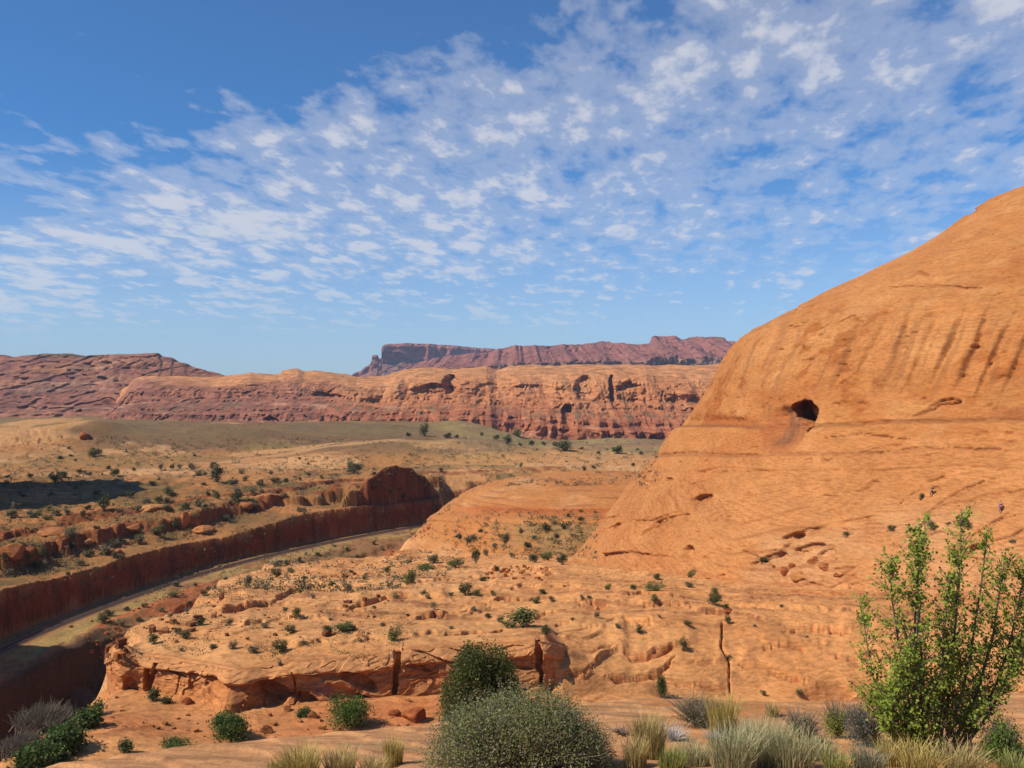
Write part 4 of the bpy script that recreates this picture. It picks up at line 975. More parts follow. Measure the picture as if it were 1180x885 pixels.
# ================================================================== placing things on the land
bpy.context.view_layer.update()
LANDS = [terrain, ledge, main_dome, small_dome, cliffs]
def at(u, v, lands=LANDS):
    """the point of the land seen at a picture position"""
    d = Vector(((u - CU) / FOC, 1.0, (CV - v) / FOC)).normalized()
    best, bd = None, 1e9
    for o in lands:
        ok, p, n, _ = o.ray_cast((0, 0, 0), d)
        if ok and p.length < bd: best, bd = p.copy(), p.length
    if lands is LANDS and best is not None and best.y < 40 and v > 300: return at(u, v - 2, lands)   # beyond the near slope's rim
    return best
def drop(x, y, lands=(terrain,)):
    best = None
    for o in lands:
        ok, p, n, _ = o.ray_cast((x, y, 400), (0, 0, -1))
        if ok and (best is None or p.z > best.z): best = p.copy()
    return best
def metres(px, p): return px * p.y / FOC
rnd = random.Random(7)

# ------------------------------------------------------------------ railway on the canyon floor
def chaikin(pts, n):
    p = np.array(pts, dtype=float)
    for _ in range(n):
        q = np.empty((2 * len(p) - 2, 2)); q[0::2] = .75 * p[:-1] + .25 * p[1:]; q[1::2] = .25 * p[:-1] + .75 * p[1:]
        p = np.vstack([p[:1], q, p[-1:]])
    return p
def build_railway():
    path = chaikin([p for p in TRACK if 60 < p[1]][:11], 4) * S
    k = np.concatenate([[0], np.cumsum(np.hypot(*np.diff(path, axis=0).T))])
    s = np.arange(0, k[-1], 1.5)
    P = np.stack([np.interp(s, k, path[:, 0]), np.interp(s, k, path[:, 1])], 1)
    tn = np.gradient(P, axis=0); tn /= np.linalg.norm(tn, axis=1)[:, None]
    lf = np.stack([-tn[:, 1], tn[:, 0]], 1)
    P = P + lf * (0.4 * S)
    zt = -42.0 * S + 0.25
    root = empty("railway_track", (P[60][0], P[60][1], zt)); L0 = np.array(root.location)
    tag(root, "single railway track along the foot of the shaded canyon wall", "railway", kind="structure")
    sec = np.array([(-2.1, -.75), (-1.1, 0), (1.1, 0), (2.1, -.75)])
    G = np.stack([np.concatenate([P + lf * a, np.full((len(P), 1), zt + b)], 1) for a, b in sec], 1) - L0
    mesh_obj("ballast", grid_mesh("ballast", G, plain_material("ballast", (0.20, 0.115, 0.075), .95, 3), flip=True), root)
    for a in (-.72, .72):
        q = np.array([(a - .05, 0.1), (a - .05, .28), (a + .05, .28), (a + .05, .1)])
        G = np.stack([np.concatenate([P + lf * i, np.full((len(P), 1), zt + j)], 1) for i, j in q], 1) - L0
        mesh_obj("rail", grid_mesh("rail", G, M_STEEL, flip=True), root)
    s2 = np.arange(0, k[-1], 0.75); Q = []
    px, py = np.interp(s2, s, P[:, 0]), np.interp(s2, s, P[:, 1])
    tx, ty = np.interp(s2, s, tn[:, 0]), np.interp(s2, s, tn[:, 1])
    t2 = np.stack([tx, ty, 0 * tx], 1); l2 = np.stack([-ty, tx, 0 * tx], 1)
    c = np.stack([px, py, np.full_like(px, zt + .1)], 1) - L0
    top = np.stack([c - l2 * 1.25 - t2 * .12, c + l2 * 1.25 - t2 * .12, c + l2 * 1.25 + t2 * .12, c - l2 * 1.25 + t2 * .12], 1)
    dn = top.copy(); dn[:, :, 2] -= .2
    sides = [np.stack([top[:, i], dn[:, i], dn[:, (i + 1) % 4], top[:, (i + 1) % 4]], 1) for i in range(4)]
    o = mesh_obj("sleepers", quads_mesh("sleepers", np.concatenate([top[:, ::-1]] + sides), M_WOOD), root)
    o["kind"] = "stuff"
build_railway()

# ------------------------------------------------------------------ foliage
def foliage(rng, blobs, n, size, shell=0.5, flat=0.0, cols=((.05, .075, .02), (.09, .12, .035)), aspect=0.55, dry=None, dry_share=0.0, clump=0.0):
    """many small folded leaves through the volume of the blobs (cx,cy,cz,rx,ry,rz); returns quads and their colours"""
    B = np.array(blobs, dtype=float)
    w = B[:, 3] * B[:, 4] * B[:, 5]; w = w ** 0.8; w /= w.sum()
    k = rng.choice(len(B), n, p=w)
    d = rng.normal(size=(n, 3)); d /= np.linalg.norm(d, axis=1)[:, None]
    r = shell + (1 - shell) * rng.random(n) ** 0.6
    r = np.where(rng.random(n) < .2, rng.random(n) ** .5, r)
    c = B[k, :3] + d * r[:, None] * B[k, 3:6]
    if clump > 0:                                     # gather the leaves into sprigs, leave gaps between
        g = rng.normal(size=(max(8, n // 26), 3)); m = rng.integers(0, len(g), n)
        gi = rng.integers(0, n, len(g))
        c = lerp(c, c[gi][m] + rng.normal(size=(n, 3)) * clump, 0.72)
    nr = d * .5 + rng.normal(size=(n, 3)) * .6 + np.array([0, 0, .35]); nr /= np.linalg.norm(nr, axis=1)[:, None]
    a = np.cross(nr, rng.normal(size=(n, 3))); a /= np.linalg.norm(a, axis=1)[:, None] + 1e-9
    b = np.cross(nr, a)
    s = size * (.6 + .8 * rng.random(n))[:, None]
    V = np.stack([c - a * s, c + b * s * aspect - nr * s * .12, c + a * s, c - b * s * aspect - nr * s * .12], 1)
    t = rng.random(n)[:, None]
    col = np.array(cols[0]) * (1 - t) + np.array(cols[1]) * t
    hue = rng.random(len(B))[k][:, None]
    col = col * (.82 + .36 * hue)
    if dry is not None:
        m = rng.random(n) < dry_share
        col[m] = np.array(dry) * (.7 + .6 * rng.random(m.sum()))[:, None]
    return V, col
def blob_crown(rng, n, w, h, lift=0.0, squash=0.8):
    out = []
    for i in range(n):
        a = rng.random() * 6.28; r = w * .62 * rng.random() ** .5
        z = lift + h * (.14 + .56 * rng.random()) * (1 - .45 * (r / w) ** 2)
        q = w * (.28 + .24 * rng.random())
        out.append((r * math.cos(a), r * math.sin(a), z, q, q, q * squash * h / w * 1.1))
    return out
def twig_paths(rng, n, w, h, r0=.012, spread=1.0, k=5):
    ps = []
    for i in range(n):
        a = rng.random() * 6.28; R = w * spread * (.25 + .75 * rng.random()); z = h * (.45 + .5 * rng.random())
        t = np.linspace(0, 1, k)[:, None]
        e = np.array([R * math.cos(a), R * math.sin(a), z])
        p = e * t ** np.array([1.0, 1.0, .8]) + rng.normal(size=(k, 3)) * .03 * w * t
        ps.append((p, r0 * (1 - .75 * t[:, 0])))
    return ps
def two_mat_mesh(name, V, col, paths, mat_leaf, mat_wood, wood_col):
    """leaves and stems in one mesh (small plants whose parts do not show)"""
    n = len(V)
    tv, tq = tubes(paths, 3)
    allV = np.concatenate([V.reshape(-1, 3), tv]); loops = np.concatenate([np.arange(n * 4), (tq + n * 4).ravel()])
    c = np.concatenate([np.repeat(col, 4, 0), np.tile(np.array(wood_col), (len(tv), 1))])
    me = raw_mesh(name, allV, loops, np.arange(n + len(tq)) * 4, mat_leaf, c, smooth=False)
    me.materials.append(mat_wood)
    mi = np.zeros(n + len(tq), dtype=np.int32); mi[n:] = 1
    me.polygons.foreach_set("material_index", mi)
    return me
PAL = {
    "dark": ((.034, .044, .010), (.075, .088, .022)),
    "green": ((.058, .078, .014), (.125, .150, .032)),
    "olive": ((.085, .085, .035), (.150, .145, .065)),
    "yellow": ((.150, .130, .040), (.260, .215, .080)),
    "brown": ((.090, .065, .040), (.165, .125, .080)),
    "grey": ((.120, .105, .065), (.190, .165, .105)),
}
# prototypes about 1 m across
PROTO = {}
def protos():
    for kind, pal in PAL.items():
        for i in range(4):
            rng = np.random.default_rng(500 + 17 * i + len(kind) * 101)
            h = (.85, .7, 1.05, .6)[i]
            bl = blob_crown(rng, (9, 7, 11, 8)[i], .5, h)
            V, c = foliage(rng, bl, 900, .035, .45, cols=pal, clump=.05, dry=(.22, .17, .10), dry_share=.10 if kind in ("dark", "green") else .25)
            V[:, :, 2] = np.maximum(V[:, :, 2], 0.0)
            tw = twig_paths(rng, 12, .42, h * .7, .012)
            PROTO[kind, i] = (two_mat_mesh("desert_shrub", V, c, tw, M_SCRUB, M_TWIG, (.2, .17, .15)), h)
protos()
GROUPS = {}
def shrub(u, v, w, kind="green", label=None, group=None, tall=1.0, name="desert_shrub", p=None, cat="shrub"):
    p = p or at(u, v)
    if p is None: return None
    me, h = PROTO[kind, rnd.randrange(4)]
    o = bpy.data.objects.new(name, me)
    s = metres(w, p) * 1.2
    o.location = p + Vector((0, metres(w, p) * .15, -.03 * s)); o.rotation_euler = (0, 0, rnd.random() * 6.28)
    if w > 24 and kind == 'green': tall *= .5
    o.scale = (s * rnd.uniform(.9, 1.15), s, s * tall * rnd.uniform(.65, 1.0))
    link(o)
    return tag(o, label, cat, group)
# shrubs on the near bench and right-hand slope (picture place of the foot, width in pixels)
G_B, G_T, G_P, G_W, G_D, G_F = "shrubs on the slickrock bench", "shrubs on the canyon talus", "shrubs on the plateau beyond the canyon", "shrubs along the foot of the far cliffs", "shrubs on the sandstone domes", "shrubs on the far flats"
for (u, v, w, k, lab) in (
    (176, 743, 17, "dark", "dark round shrub near the left nose of the slickrock bench"), (213, 737, 16, "dark", "dark shrub beside a paler bush near the bench's left nose"), (203, 731, 11, "olive", "small olive bush just behind the dark shrub on the bench's left nose"),
    (230, 721, 15, "dark", "low dark shrub on the left rim of the bench above the canyon"), (286, 676, 14, "olive", "flat olive shrub on the back left rim of the bench"), (318, 666, 17, "dark", "dark shrub on the rear bench near the railway canyon"),
    (342, 712, 14, "green", "green shrub alone in the middle of the left bench"), (334, 731, 16, "dark", "dark green shrub in a row of three at the bench's middle left"), (322, 753, 22, "dark", "largest dark shrub in the hollow above the ledge alcoves"), (291, 753, 14, "grey", "grey scrub left of the largest hollow shrub above the ledge"),
    (395, 729, 30, "green", "wide green shrub patch on the bench above the long crack"), (375, 731, 16, "green", "green shrub joined to the wide patch on the bench"), (454, 739, 18, "green", "green shrub at the head of the dark vertical crack in the ledge"),
    (473, 673, 20, "green", "green bush at the left of the thicket below the small dome"), (488, 658, 30, "green", "broad green thicket at the foot of the small dome"), (524, 654, 28, "green", "second broad green thicket beside the small dark juniper"), (499, 649, 20, "olive", "olive bush behind the thicket at the small dome's foot"),
    (536, 686, 20, "dark", "very dark round bush standing alone on the upper bench"), (548, 687, 12, "green", "small green bush touching the very dark round one"), (568, 687, 9, "green", "thin pale green sprig right of the very dark bush"), (556, 670, 12, "dark", "small dark shrub above the very dark round bush"),
    (632, 646, 15, "green", "bright green shrub in the gap between the two domes"), (648, 651, 15, "dark", "dark shrub at the left foot of the huge dome"), (616, 648, 18, "olive", "low olive shrub in the gap left of the bright green one"),
    (755, 681, 27, "green", "rounded bright bush with dark top at the huge dome's foot"), (757, 668, 12, "dark", "small dark bush rising behind the rounded bright bush"), (731, 680, 12, "green", "low green sprig left of the rounded bright bush"), (702, 680, 10, "green", "pair of tiny green sprigs on the upper right bench"), (755, 693, 12, "green", "flat green tuft just below the rounded bright bush"),
    (602, 724, 46, "green", "long low green hedge-like shrub on the lip above the short crack"), (630, 731, 18, "dark", "round dark shrub at the right end of the long low shrub"), (576, 717, 12, "dark", "small dark shrub left of the long low shrub"), (561, 712, 10, "dark", "smallest dark shrub at the left of the long low row"),
    (620, 695, 11, "green", "green shrub on bare rock in the middle of the bench"), (636, 693, 10, "olive", "olive shrub right of the green one on bare rock"), (737, 731, 12, "dark", "dark shrub on the right slope above the broken steps"), (712, 724, 8, "olive", "small olive tuft on the right slope above the steps"), (687, 712, 10, "olive", "olive tuft on the bench above the stepped slope"),
    (797, 666, 12, "green", "tall narrow green shrub at the dome foot, upper of two"), (793, 677, 12, "olive", "pale shrub just under the tall narrow one"), (824, 698, 19, "dark", "dark shrub at the top of the vertical crack on the right slope"), (826, 688, 15, "green", "spiky green shrub above the dark one at the crack's top"), (836, 703, 10, "dark", "small dark shrub on the flat stone by the crack"),
    (839, 720, 11, "dark", "shrub growing in the upper part of the vertical crack"), (831, 738, 9, "olive", "thin olive shrub half way down the vertical crack"), (839, 763, 11, "dark", "lowest dark shrub in the vertical crack"), (793, 722, 12, "dark", "dark shrub left of the vertical crack"), (788, 751, 14, "dark", "dark shrub at the right end of the broken steps"),
    (880, 802, 9, "green", "tiny green shrub at the foot of the slope left of the arch"), (921, 802, 9, "olive", "tiny olive shrub at the left of the low arch")):
    shrub(u, v, w, k, lab, G_B, 1.15)
for (u, v, w, k) in ((268, 748, 10, "grey"), (244, 748, 10, "grey"), (208, 751, 9, "olive"), (378, 731, 12, "olive"), (329, 705, 12, "dark"), (264, 721, 14, "olive"), (305, 724, 10, "grey"), (335, 660, 11, "green"), (680, 690, 7, "dark"), (671, 690, 8, "green"), (624, 685, 11, "green"), (432, 702, 10, "olive"), (500, 702, 12, "olive"), (546, 704, 8, "grey"), (488, 685, 12, "dark"), (493, 690, 9, "dark"), (400, 683, 14, "olive"), (383, 676, 9, "dark"), (520, 687, 8, "olive"), (573, 658, 9, "olive"), (471, 649, 10, "green"), (360, 690, 8, "grey"), (420, 668, 10, "olive"), (446, 660, 9, "dark"), (350, 668, 10, "grey"), (405, 660, 8, "dark"), (300, 700, 8, "grey"), (440, 722, 9, "grey"), (470, 710, 8, "olive"), (520, 725, 7, "grey"), (660, 715, 6, "grey"), (760, 712, 6, "olive"), (900, 700, 5, "grey"), (870, 722, 5, "grey"), (930, 735, 6, "grey"), (322, 768, 10, "grey"), (590, 680, 6, "grey"), (650, 676, 6, "grey"), (455, 690, 9, "olive"), (380, 715, 8, "grey"), (415, 740, 8, "grey"), (285, 738, 8, "olive"), (350, 742, 8, "grey")):
    shrub(u, v, w * rnd.uniform(.75, 1.35), rnd.choice((k, k, "yellow", "brown", "olive")), "small desert shrub among many on the slickrock bench above the ledge", G_B)
for (u, v, w, k, lab) in ((548, 650, 15, "dark", "small upright dark juniper beside the thicket below the small dome"),):
    shrub(u, v, w, k, lab, None, 2.1, "juniper_bush"); 
for (u, v, w, k, lab) in ((880, 648, 14, "dark", "dark shrub above the boulder heap on the huge dome"), (895, 639, 8, "olive", "small olive shrub up and right of the dark one above the boulders"), (975, 620, 12, "olive", "flat olive shrub on the dome's lower right apron"), (1029, 612, 13, "dark", "dark shrub on the dome apron left of a smaller one"), (1049, 612, 9, "dark", "smaller dark shrub right of the dark one on the apron"), (1063, 576, 9, "green", "green shrub beside the upper hiker on the dome"), (1115, 607, 26, "green", "bright green leafy shrub behind the cottonwood's top"), (1075, 610, 15, "olive", "olive shrub behind the cottonwood's left crown"), (1168, 627, 9, "olive", "small olive shrub at the right edge of the dome apron"), (1093, 605, 8, "grey", "grey tuft left of the bright leafy shrub"),
    (583, 624, 15, "olive", "olive shrub in the middle of the small dome's shelf"), (543, 627, 16, "olive", "olive shrub at the left of the small dome's shelf"), (607, 631, 12, "dark", "dark shrub low on the small dome's shelf"), (629, 612, 15, "dark", "dark shrub high on the small dome's shelf"), (649, 610, 10, "dark", "small dark shrub at the right of the small dome's shelf"), (553, 614, 7, "dark", "tiny dark shrub high on the small dome's left slope"), (529, 622, 7, "dark", "tiny shrub on the small dome's left edge")):
    shrub(u, v, w, k, lab, G_D, 1.1)
for (u, v, w, k) in ((668, 600, 9, "dark"), (640, 620, 9, "grey"), (600, 615, 8, "grey"), (655, 596, 7, "dark"), (615, 622, 8, "olive"), (570, 630, 8, "olive"), (670, 590, 7, "dark"), (560, 640, 9, "olive"), (590, 642, 9, "olive"), (640, 604, 9, "grey"), (660, 618, 8, "grey")):
    shrub(u, v, w, k, "small shrub in the grey brush on the small dome's shelf", G_D)
for (u, v, w, k, lab) in ((118, 719, 18, "dark", "dark shrub on the lit edge of the talus above the gully"), (125, 710, 14, "dark", "dark shrub just above another on the talus edge"), (200, 688, 12, "green", "green shrub below the railway on the red bank"), (203, 676, 12, "olive", "pale shrub between the railway and its shade")):
    shrub(u, v, w, k, lab, G_T)
for (u, v, w, k) in ((166, 700, 9, "dark"), (146, 704, 10, "dark"), (217, 697, 9, "dark"), (234, 687, 10, "dark"), (185, 705, 9, "grey"), (240, 680, 8, "grey"), (215, 705, 10, "grey"), (160, 716, 11, "dark"), (195, 712, 9, "grey"), (225, 676, 7, "dark"), (260, 668, 7, "dark"), (140, 722, 10, "grey"), (345, 648, 8, "dark"), (365, 640, 7, "dark"), (400, 635, 8, "dark"), (430, 628, 7, "olive"), (385, 630, 6, "grey"), (440, 634, 7, "grey"), (410, 643, 8, "olive"), (330, 651, 8, "green"), (352, 640, 6, "grey")):
    shrub(u, v, w, k, "small dark shrub on the talus between railway and bench", G_T)
for (u, v, w, k, lab) in ((249, 556, 24, "dark", "largest dark shrub on the plateau right of the cast shadow"), (198, 573, 17, "dark", "dark shrub on the plateau beyond the shadow's tip"), (271, 578, 17, "dark", "dark shrub above the broken rim left of the rock knobs"), (213, 588, 14, "green", "green shrub beside the pale rock stump on the plateau"), (229, 584, 14, "olive", "olive shrub right of the stump on the plateau"), (183, 617, 20, "green", "wide green shrub in the shaded alcove under the scarp"), (249, 575, 12, "green", "green shrub between two dark ones on the plateau"), (13, 597, 19, "olive", "wide olive shrub at the left edge below the cast shadow"), (119, 588, 21, "dark", "dark shrub at the lower edge of the cast shadow"), (30, 645, 15, "green", "bright green shrub near the left edge above the canyon wall"), (46, 654, 14, "olive", "olive shrub close to the canyon lip at left"), (130, 549, 15, "dark", "dark shrub beyond the far edge of the cast shadow"), (70, 551, 15, "dark", "dark shrub standing at the top of the cast shadow"), (408, 546, 25, "olive", "wide olive shrub behind the rock knobs"), (108, 527, 18, "dark", "dark shrub patch beside the tan swell on the flat")):
    shrub(u, v, w, k, lab, G_P, 1.1)
for (u, v, w, k) in ((202, 609, 11, "dark"), (159, 628, 15, "olive"), (130, 631, 13, "olive"), (239, 617, 11, "olive"), (37, 597, 12, "dark"), (64, 594, 14, "olive"), (95, 595, 10, "dark"), (149, 573, 12, "dark"), (34, 551, 10, "dark"), (7, 551, 8, "dark"), (91, 546, 10, "dark"), (102, 548, 9, "dark"), (124, 541, 9, "dark"), (185, 541, 8, "dark"), (198, 541, 8, "dark"), (207, 540, 7, "olive"), (244, 540, 8, "dark"), (220, 541, 12, "olive"), (68, 529, 10, "dark"), (81, 526, 6, "dark"), (154, 543, 7, "dark"), (230, 548, 12, "olive"), (278, 546, 9, "olive"), (356, 548, 10, "olive"), (271, 558, 10, "olive"), (176, 560, 14, "olive"), (130, 643, 10, "olive"), (159, 622, 14, "green"), (203, 605, 10, "dark"), (3, 643, 8, "green"), (508, 544, 8, "dark"), (430, 548, 9, "dark"), (300, 560, 12, "olive"), (330, 556, 9, "dark"), (465, 575, 10, "dark"), (448, 570, 14, "green"), (430, 565, 11, "dark"), (290, 590, 12, "dark"), (345, 590, 10, "olive"), (260, 600, 10, "olive"), (110, 610, 10, "dark"), (80, 620, 12, "olive"), (25, 630, 10, "dark")):
    shrub(u, v, w, k, "desert shrub among many on the sandy plateau beyond the canyon", G_P)
for (u, v, w, k, lab) in ((489, 503, 19, "dark", "dark tree clump at the foot of the far cliffs, left end"), (515, 505, 15, "dark", "dark tree clump second from the left at the far cliffs' foot"), (597, 503, 19, "green", "green tree clump in a notch of the far cliffs"), (585, 512, 15, "dark", "dark tree clump below the notch of the far cliffs"), (650, 520, 23, "dark", "biggest dark tree clump at the foot of the far cliffs"), (712, 523, 17, "green", "green tree clump near the huge dome at the far cliffs' foot")):
    shrub(u, v, w, k, lab, G_W, 1.0, "desert_tree", cat="tree")
for (u, v, w, k) in ((572, 507, 9, "dark"), (612, 513, 11, "dark"), (627, 513, 8, "dark"), (470, 503, 8, "dark"), (670, 518, 7, "dark"), (738, 524, 7, "dark"), (555, 502, 6, "dark"), (735, 519, 6, "olive"), (690, 523, 7, "dark"), (640, 514, 8, "dark"), (527, 505, 7, "dark"), (600, 514, 7, "dark")):
    shrub(u, v, w, k, "small dark tree clump among others at the far cliffs' foot", G_W, 1.0, "desert_tree", cat="tree")
rng0 = np.random.default_rng(78); cnt = 0
while cnt < 46:                                          # thickest between the scarps and the canyon lip
    u, v = rng0.uniform(0, 330), rng0.uniform(552, 672)
    p = at(u, v)
    if p is None or p.y < 190 or p.z / S < -37.5: continue
    if fbm(np.array([p.x / 30.]), np.array([p.y / 30.]), 1.3, 3, .5, 63)[0] < -0.02: continue
    shrub(u, v, rng0.uniform(7, 20), ("dark", "green", "olive", "yellow", "grey", "brown")[cnt % 6], "desert shrub among many on the sandy plateau beyond the canyon", G_P, .8, p=p); cnt += 1
# shrubs further out, strewn by the lie of the land
rng0 = np.random.default_rng(77)
cnt = 0
while cnt < 62:
    u, v = rng0.uniform(0, 740), rng0.uniform(516, 600)
    if u > 470 and v > 548: continue
    p = at(u, v)
    if p is None or p.y < 150: continue
    if fbm(np.array([p.x / 70.]), np.array([p.y / 45.]), 0.3, 3, .5, 61)[0] < -0.12: continue
    w = rng0.uniform(1.1, 3.4) * FOC / p.y
    o = shrub(u, v, w, ("dark", "olive", "yellow", "grey", "dark", "brown")[cnt % 6], "distant small shrub among many on the flats before the far cliffs", G_F, p=p); cnt += 1

# ------------------------------------------------------------------ scrub too small and thick to count
def build_scrub():
    rng = np.random.default_rng(31)
    n = 6600
    u = np.concatenate([rng.uniform(-40, 520, 2600), rng.uniform(-30, 760, 2600), rng.uniform(120, 480, 900), rng.uniform(520, 690, 500)])
    v = np.concatenate([rng.uniform(535, 690, 2600), rng.uniform(503, 560, 2600), rng.uniform(640, 760, 900), rng.uniform(588, 645, 500)])
    Vs, Cs = [], []
    keep = rng.random(n)
    for i in range(n):
        p = at(u[i], v[i])
        if p is None or p.y < 78: continue
        dens = fbm(np.array([p.x / 22.]), np.array([p.y / 22.]), 9.2, 3, .6, 57)[0]
        thr = 0.02 if p.y > 130 else 0.12
        if dens < thr - .45 * (keep[i] < .3): continue
        near = p.y < 135
        k = 40 if near else 14
        s = rng.uniform(.25, .75) * (1 + p.y / 500)
        c = np.array(p)[None] + rng.normal(size=(k, 3)) * np.array([s * .6, s * .6, s * .28]) + np.array([0, 0, s * .3])
        a = rng.normal(size=(k, 3)); a /= np.linalg.norm(a, axis=1)[:, None]; b = np.cross(a, rng.normal(size=(k, 3))); b /= np.linalg.norm(b, axis=1)[:, None]
        z = s * (.11 if near else .28)
        Vs.append(np.stack([c - a * z, c + b * z * .6, c + a * z, c - b * z * .6], 1))
        t = rng.random((k, 1)); g = rng.random()
        c0, c1 = (((.10, .095, .04), (.17, .15, .07)) if g < .5 else ((.17, .13, .07), (.27, .21, .12)) if g < .8 else ((.05, .06, .02), (.09, .10, .04)))
        Cs.append(np.array(c0) * (1 - t) + np.array(c1) * t)
    o = mesh_obj("scrub", quads_mesh("scrub", np.concatenate(Vs), M_SCRUB, np.concatenate(Cs)))
    tag(o, "thin low brush and dry tufts over plateau, talus and bench", "scrub", kind="stuff")
build_scrub()

# ------------------------------------------------------------------ bigger bushes and trees of the middle distance
def bush(name, u, v, w, h, n, leaf, pal, label, group=None, trunk=False, seed=1, nb=14, lift=0.0, cat="bush", cone=False, p=None, dry=.06, base_drop=0.0):
    p = p or at(u, v)
    W, H = metres(w, p) / 2, metres(h, p)
    rng = np.random.default_rng(seed)
    root = empty(name, p - Vector((0, 0, base_drop)), 0)
    tag(root, label, cat, group)
    if cone:
        bl = []
        for i in range(nb):
            t = (i + .5) / nb; a = rng.random() * 6.28; r = W * (1 - t) ** .8 * (.55 * rng.random() ** .5)
            q = W * (.30 + .25 * (1 - t))
            bl.append((r * math.cos(a), r * math.sin(a), H * (.10 + .82 * t), q, q, q * .95))
    else:
        bl = blob_crown(rng, nb, W, H, lift * H)
    V, c = foliage(rng, bl, n, leaf, .4, cols=pal, clump=leaf * 2.6, dry=(.20, .16, .09), dry_share=dry)
    V[:, :, 2] = np.maximum(V[:, :, 2], .02)
    mesh_obj("foliage" if not trunk else "crown", quads_mesh("foliage", V, M_LEAF, c), root)
    paths = twig_paths(rng, 10, W * .6, H * .8, max(.02, W * .022), k=6)
    if trunk:
        t = np.linspace(0, 1, 7)[:, None]
        tp = np.array([.12 * W, .05 * W, H * .8]) * t + rng.normal(size=(7, 3)) * .02 * H * t
        paths.append((tp, W * .075 * (1 - .8 * t[:, 0])))
    mesh_obj("trunk" if trunk else "stems", tube_mesh("stems", paths, M_BARK, 5), root)
    return root
G_O = "oak bushes below the ledge wall"
bush("oak_bush", 400, 836, 72, 40, 5200, .085, ((.055, .095, .015), (.12, .17, .03)), "broad bright green oak bush below the ledge's long crack", G_O, seed=3, nb=18)
bush("oak_bush", 266, 850, 62, 36, 4600, .085, ((.050, .090, .016), (.10, .15, .03)), "round green oak bush below the bulging nose of the ledge", G_O, seed=4, nb=16)
bush("oak_bush", 205, 862, 44, 11, 1500, .07, ((.07, .11, .02), (.14, .19, .04)), "low spreading green oak at the rim left of the round one", G_O, seed=5, nb=10)
bush("oak_bush", 348, 826, 24, 13, 700, .08, ((.05, .085, .018), (.09, .13, .035)), "small green bush left of the broad oak under the alcove", G_O, seed=6, nb=8)
bush("oak_bush", 143, 868, 22, 20, 800, .08, ((.06, .075, .02), (.11, .12, .04)), "thin dark bush on the pale lower ledge by the gully", G_O, seed=7, nb=8)
bush("oak_bush", 176, 808, 20, 17, 700, .08, ((.045, .06, .018), (.08, .10, .035)), "dark bush against the wall at the ledge's left nose", G_O, seed=8, nb=8)
bush("oak_bush", 112, 824, 22, 18, 700, .09, ((.07, .10, .02), (.12, .15, .035)), "yellow green bush at the lip of the shaded gully", G_O, seed=9, nb=8)
bush("oak_bush", 192, 811, 14, 9, 400, .08, ((.06, .08, .02), (.10, .13, .04)), "small green bush right of the dark one at the ledge's nose", G_O, seed=10, nb=6)
def big_juniper():
    Yj = 58.0
    p = drop((556 - CU) / FOC * Yj, Yj); k = Yj / FOC
    rng = np.random.default_rng(12)
    root = empty("juniper", p); tag(root, "large dark green juniper in front of the ledge wall", "tree")
    out = [(504, 806), (507, 786), (514, 772), (519, 757), (527, 746), (534, 738), (540, 727), (549, 733), (554, 741), (560, 730), (567, 724), (575, 733), (583, 741), (588, 757), (596, 766), (601, 784), (606, 806)]
    bl = []
    for i in range(150):
        u = rng.uniform(508, 603); vt = ip(u, out); v = vt + 7 + (845 - vt) * rng.random() ** 1.15
        if abs(u - 553) < 5 and v < 765 and rng.random() < .7: continue       # a cleft between the two tops
        q = rng.uniform(.20, .44)
        bl.append(((u - CU) * k - p.x, rng.normal() * 1.1, (CV - v) * k - p.z, q, q, q * .95))
    V, c = foliage(rng, bl, 26000, .085, .35, cols=((.046, .058, .011), (.105, .118, .026)), clump=.16, dry=(.20, .16, .09), dry_share=.03)
    V[:, :, 2] = np.maximum(V[:, :, 2], .02)
    mesh_obj("crown", quads_mesh("crown", V, M_LEAF, c), root)
    paths = []
    for b in bl[::3]:
        t = np.linspace(0, 1, 6)[:, None]; e = np.array(b[:3])
        paths.append((np.array([e[0] * .15, e[1] * .15, 0]) * (1 - t) + e * t + rng.normal(size=(6, 3)) * .07 * t, .09 * (1 - .85 * t[:, 0])))
    mesh_obj("trunk", tube_mesh("trunk", paths, M_BARK, 5), root)
big_juniper()
pj2 = at(761, 804)
bush("juniper", 761, 804, 26, 30, 1800, .07, ((.04, .065, .014), (.085, .115, .03)), "small pointed green juniper at the foot of the right slope", seed=13, trunk=True, nb=12, cat="tree", cone=True)
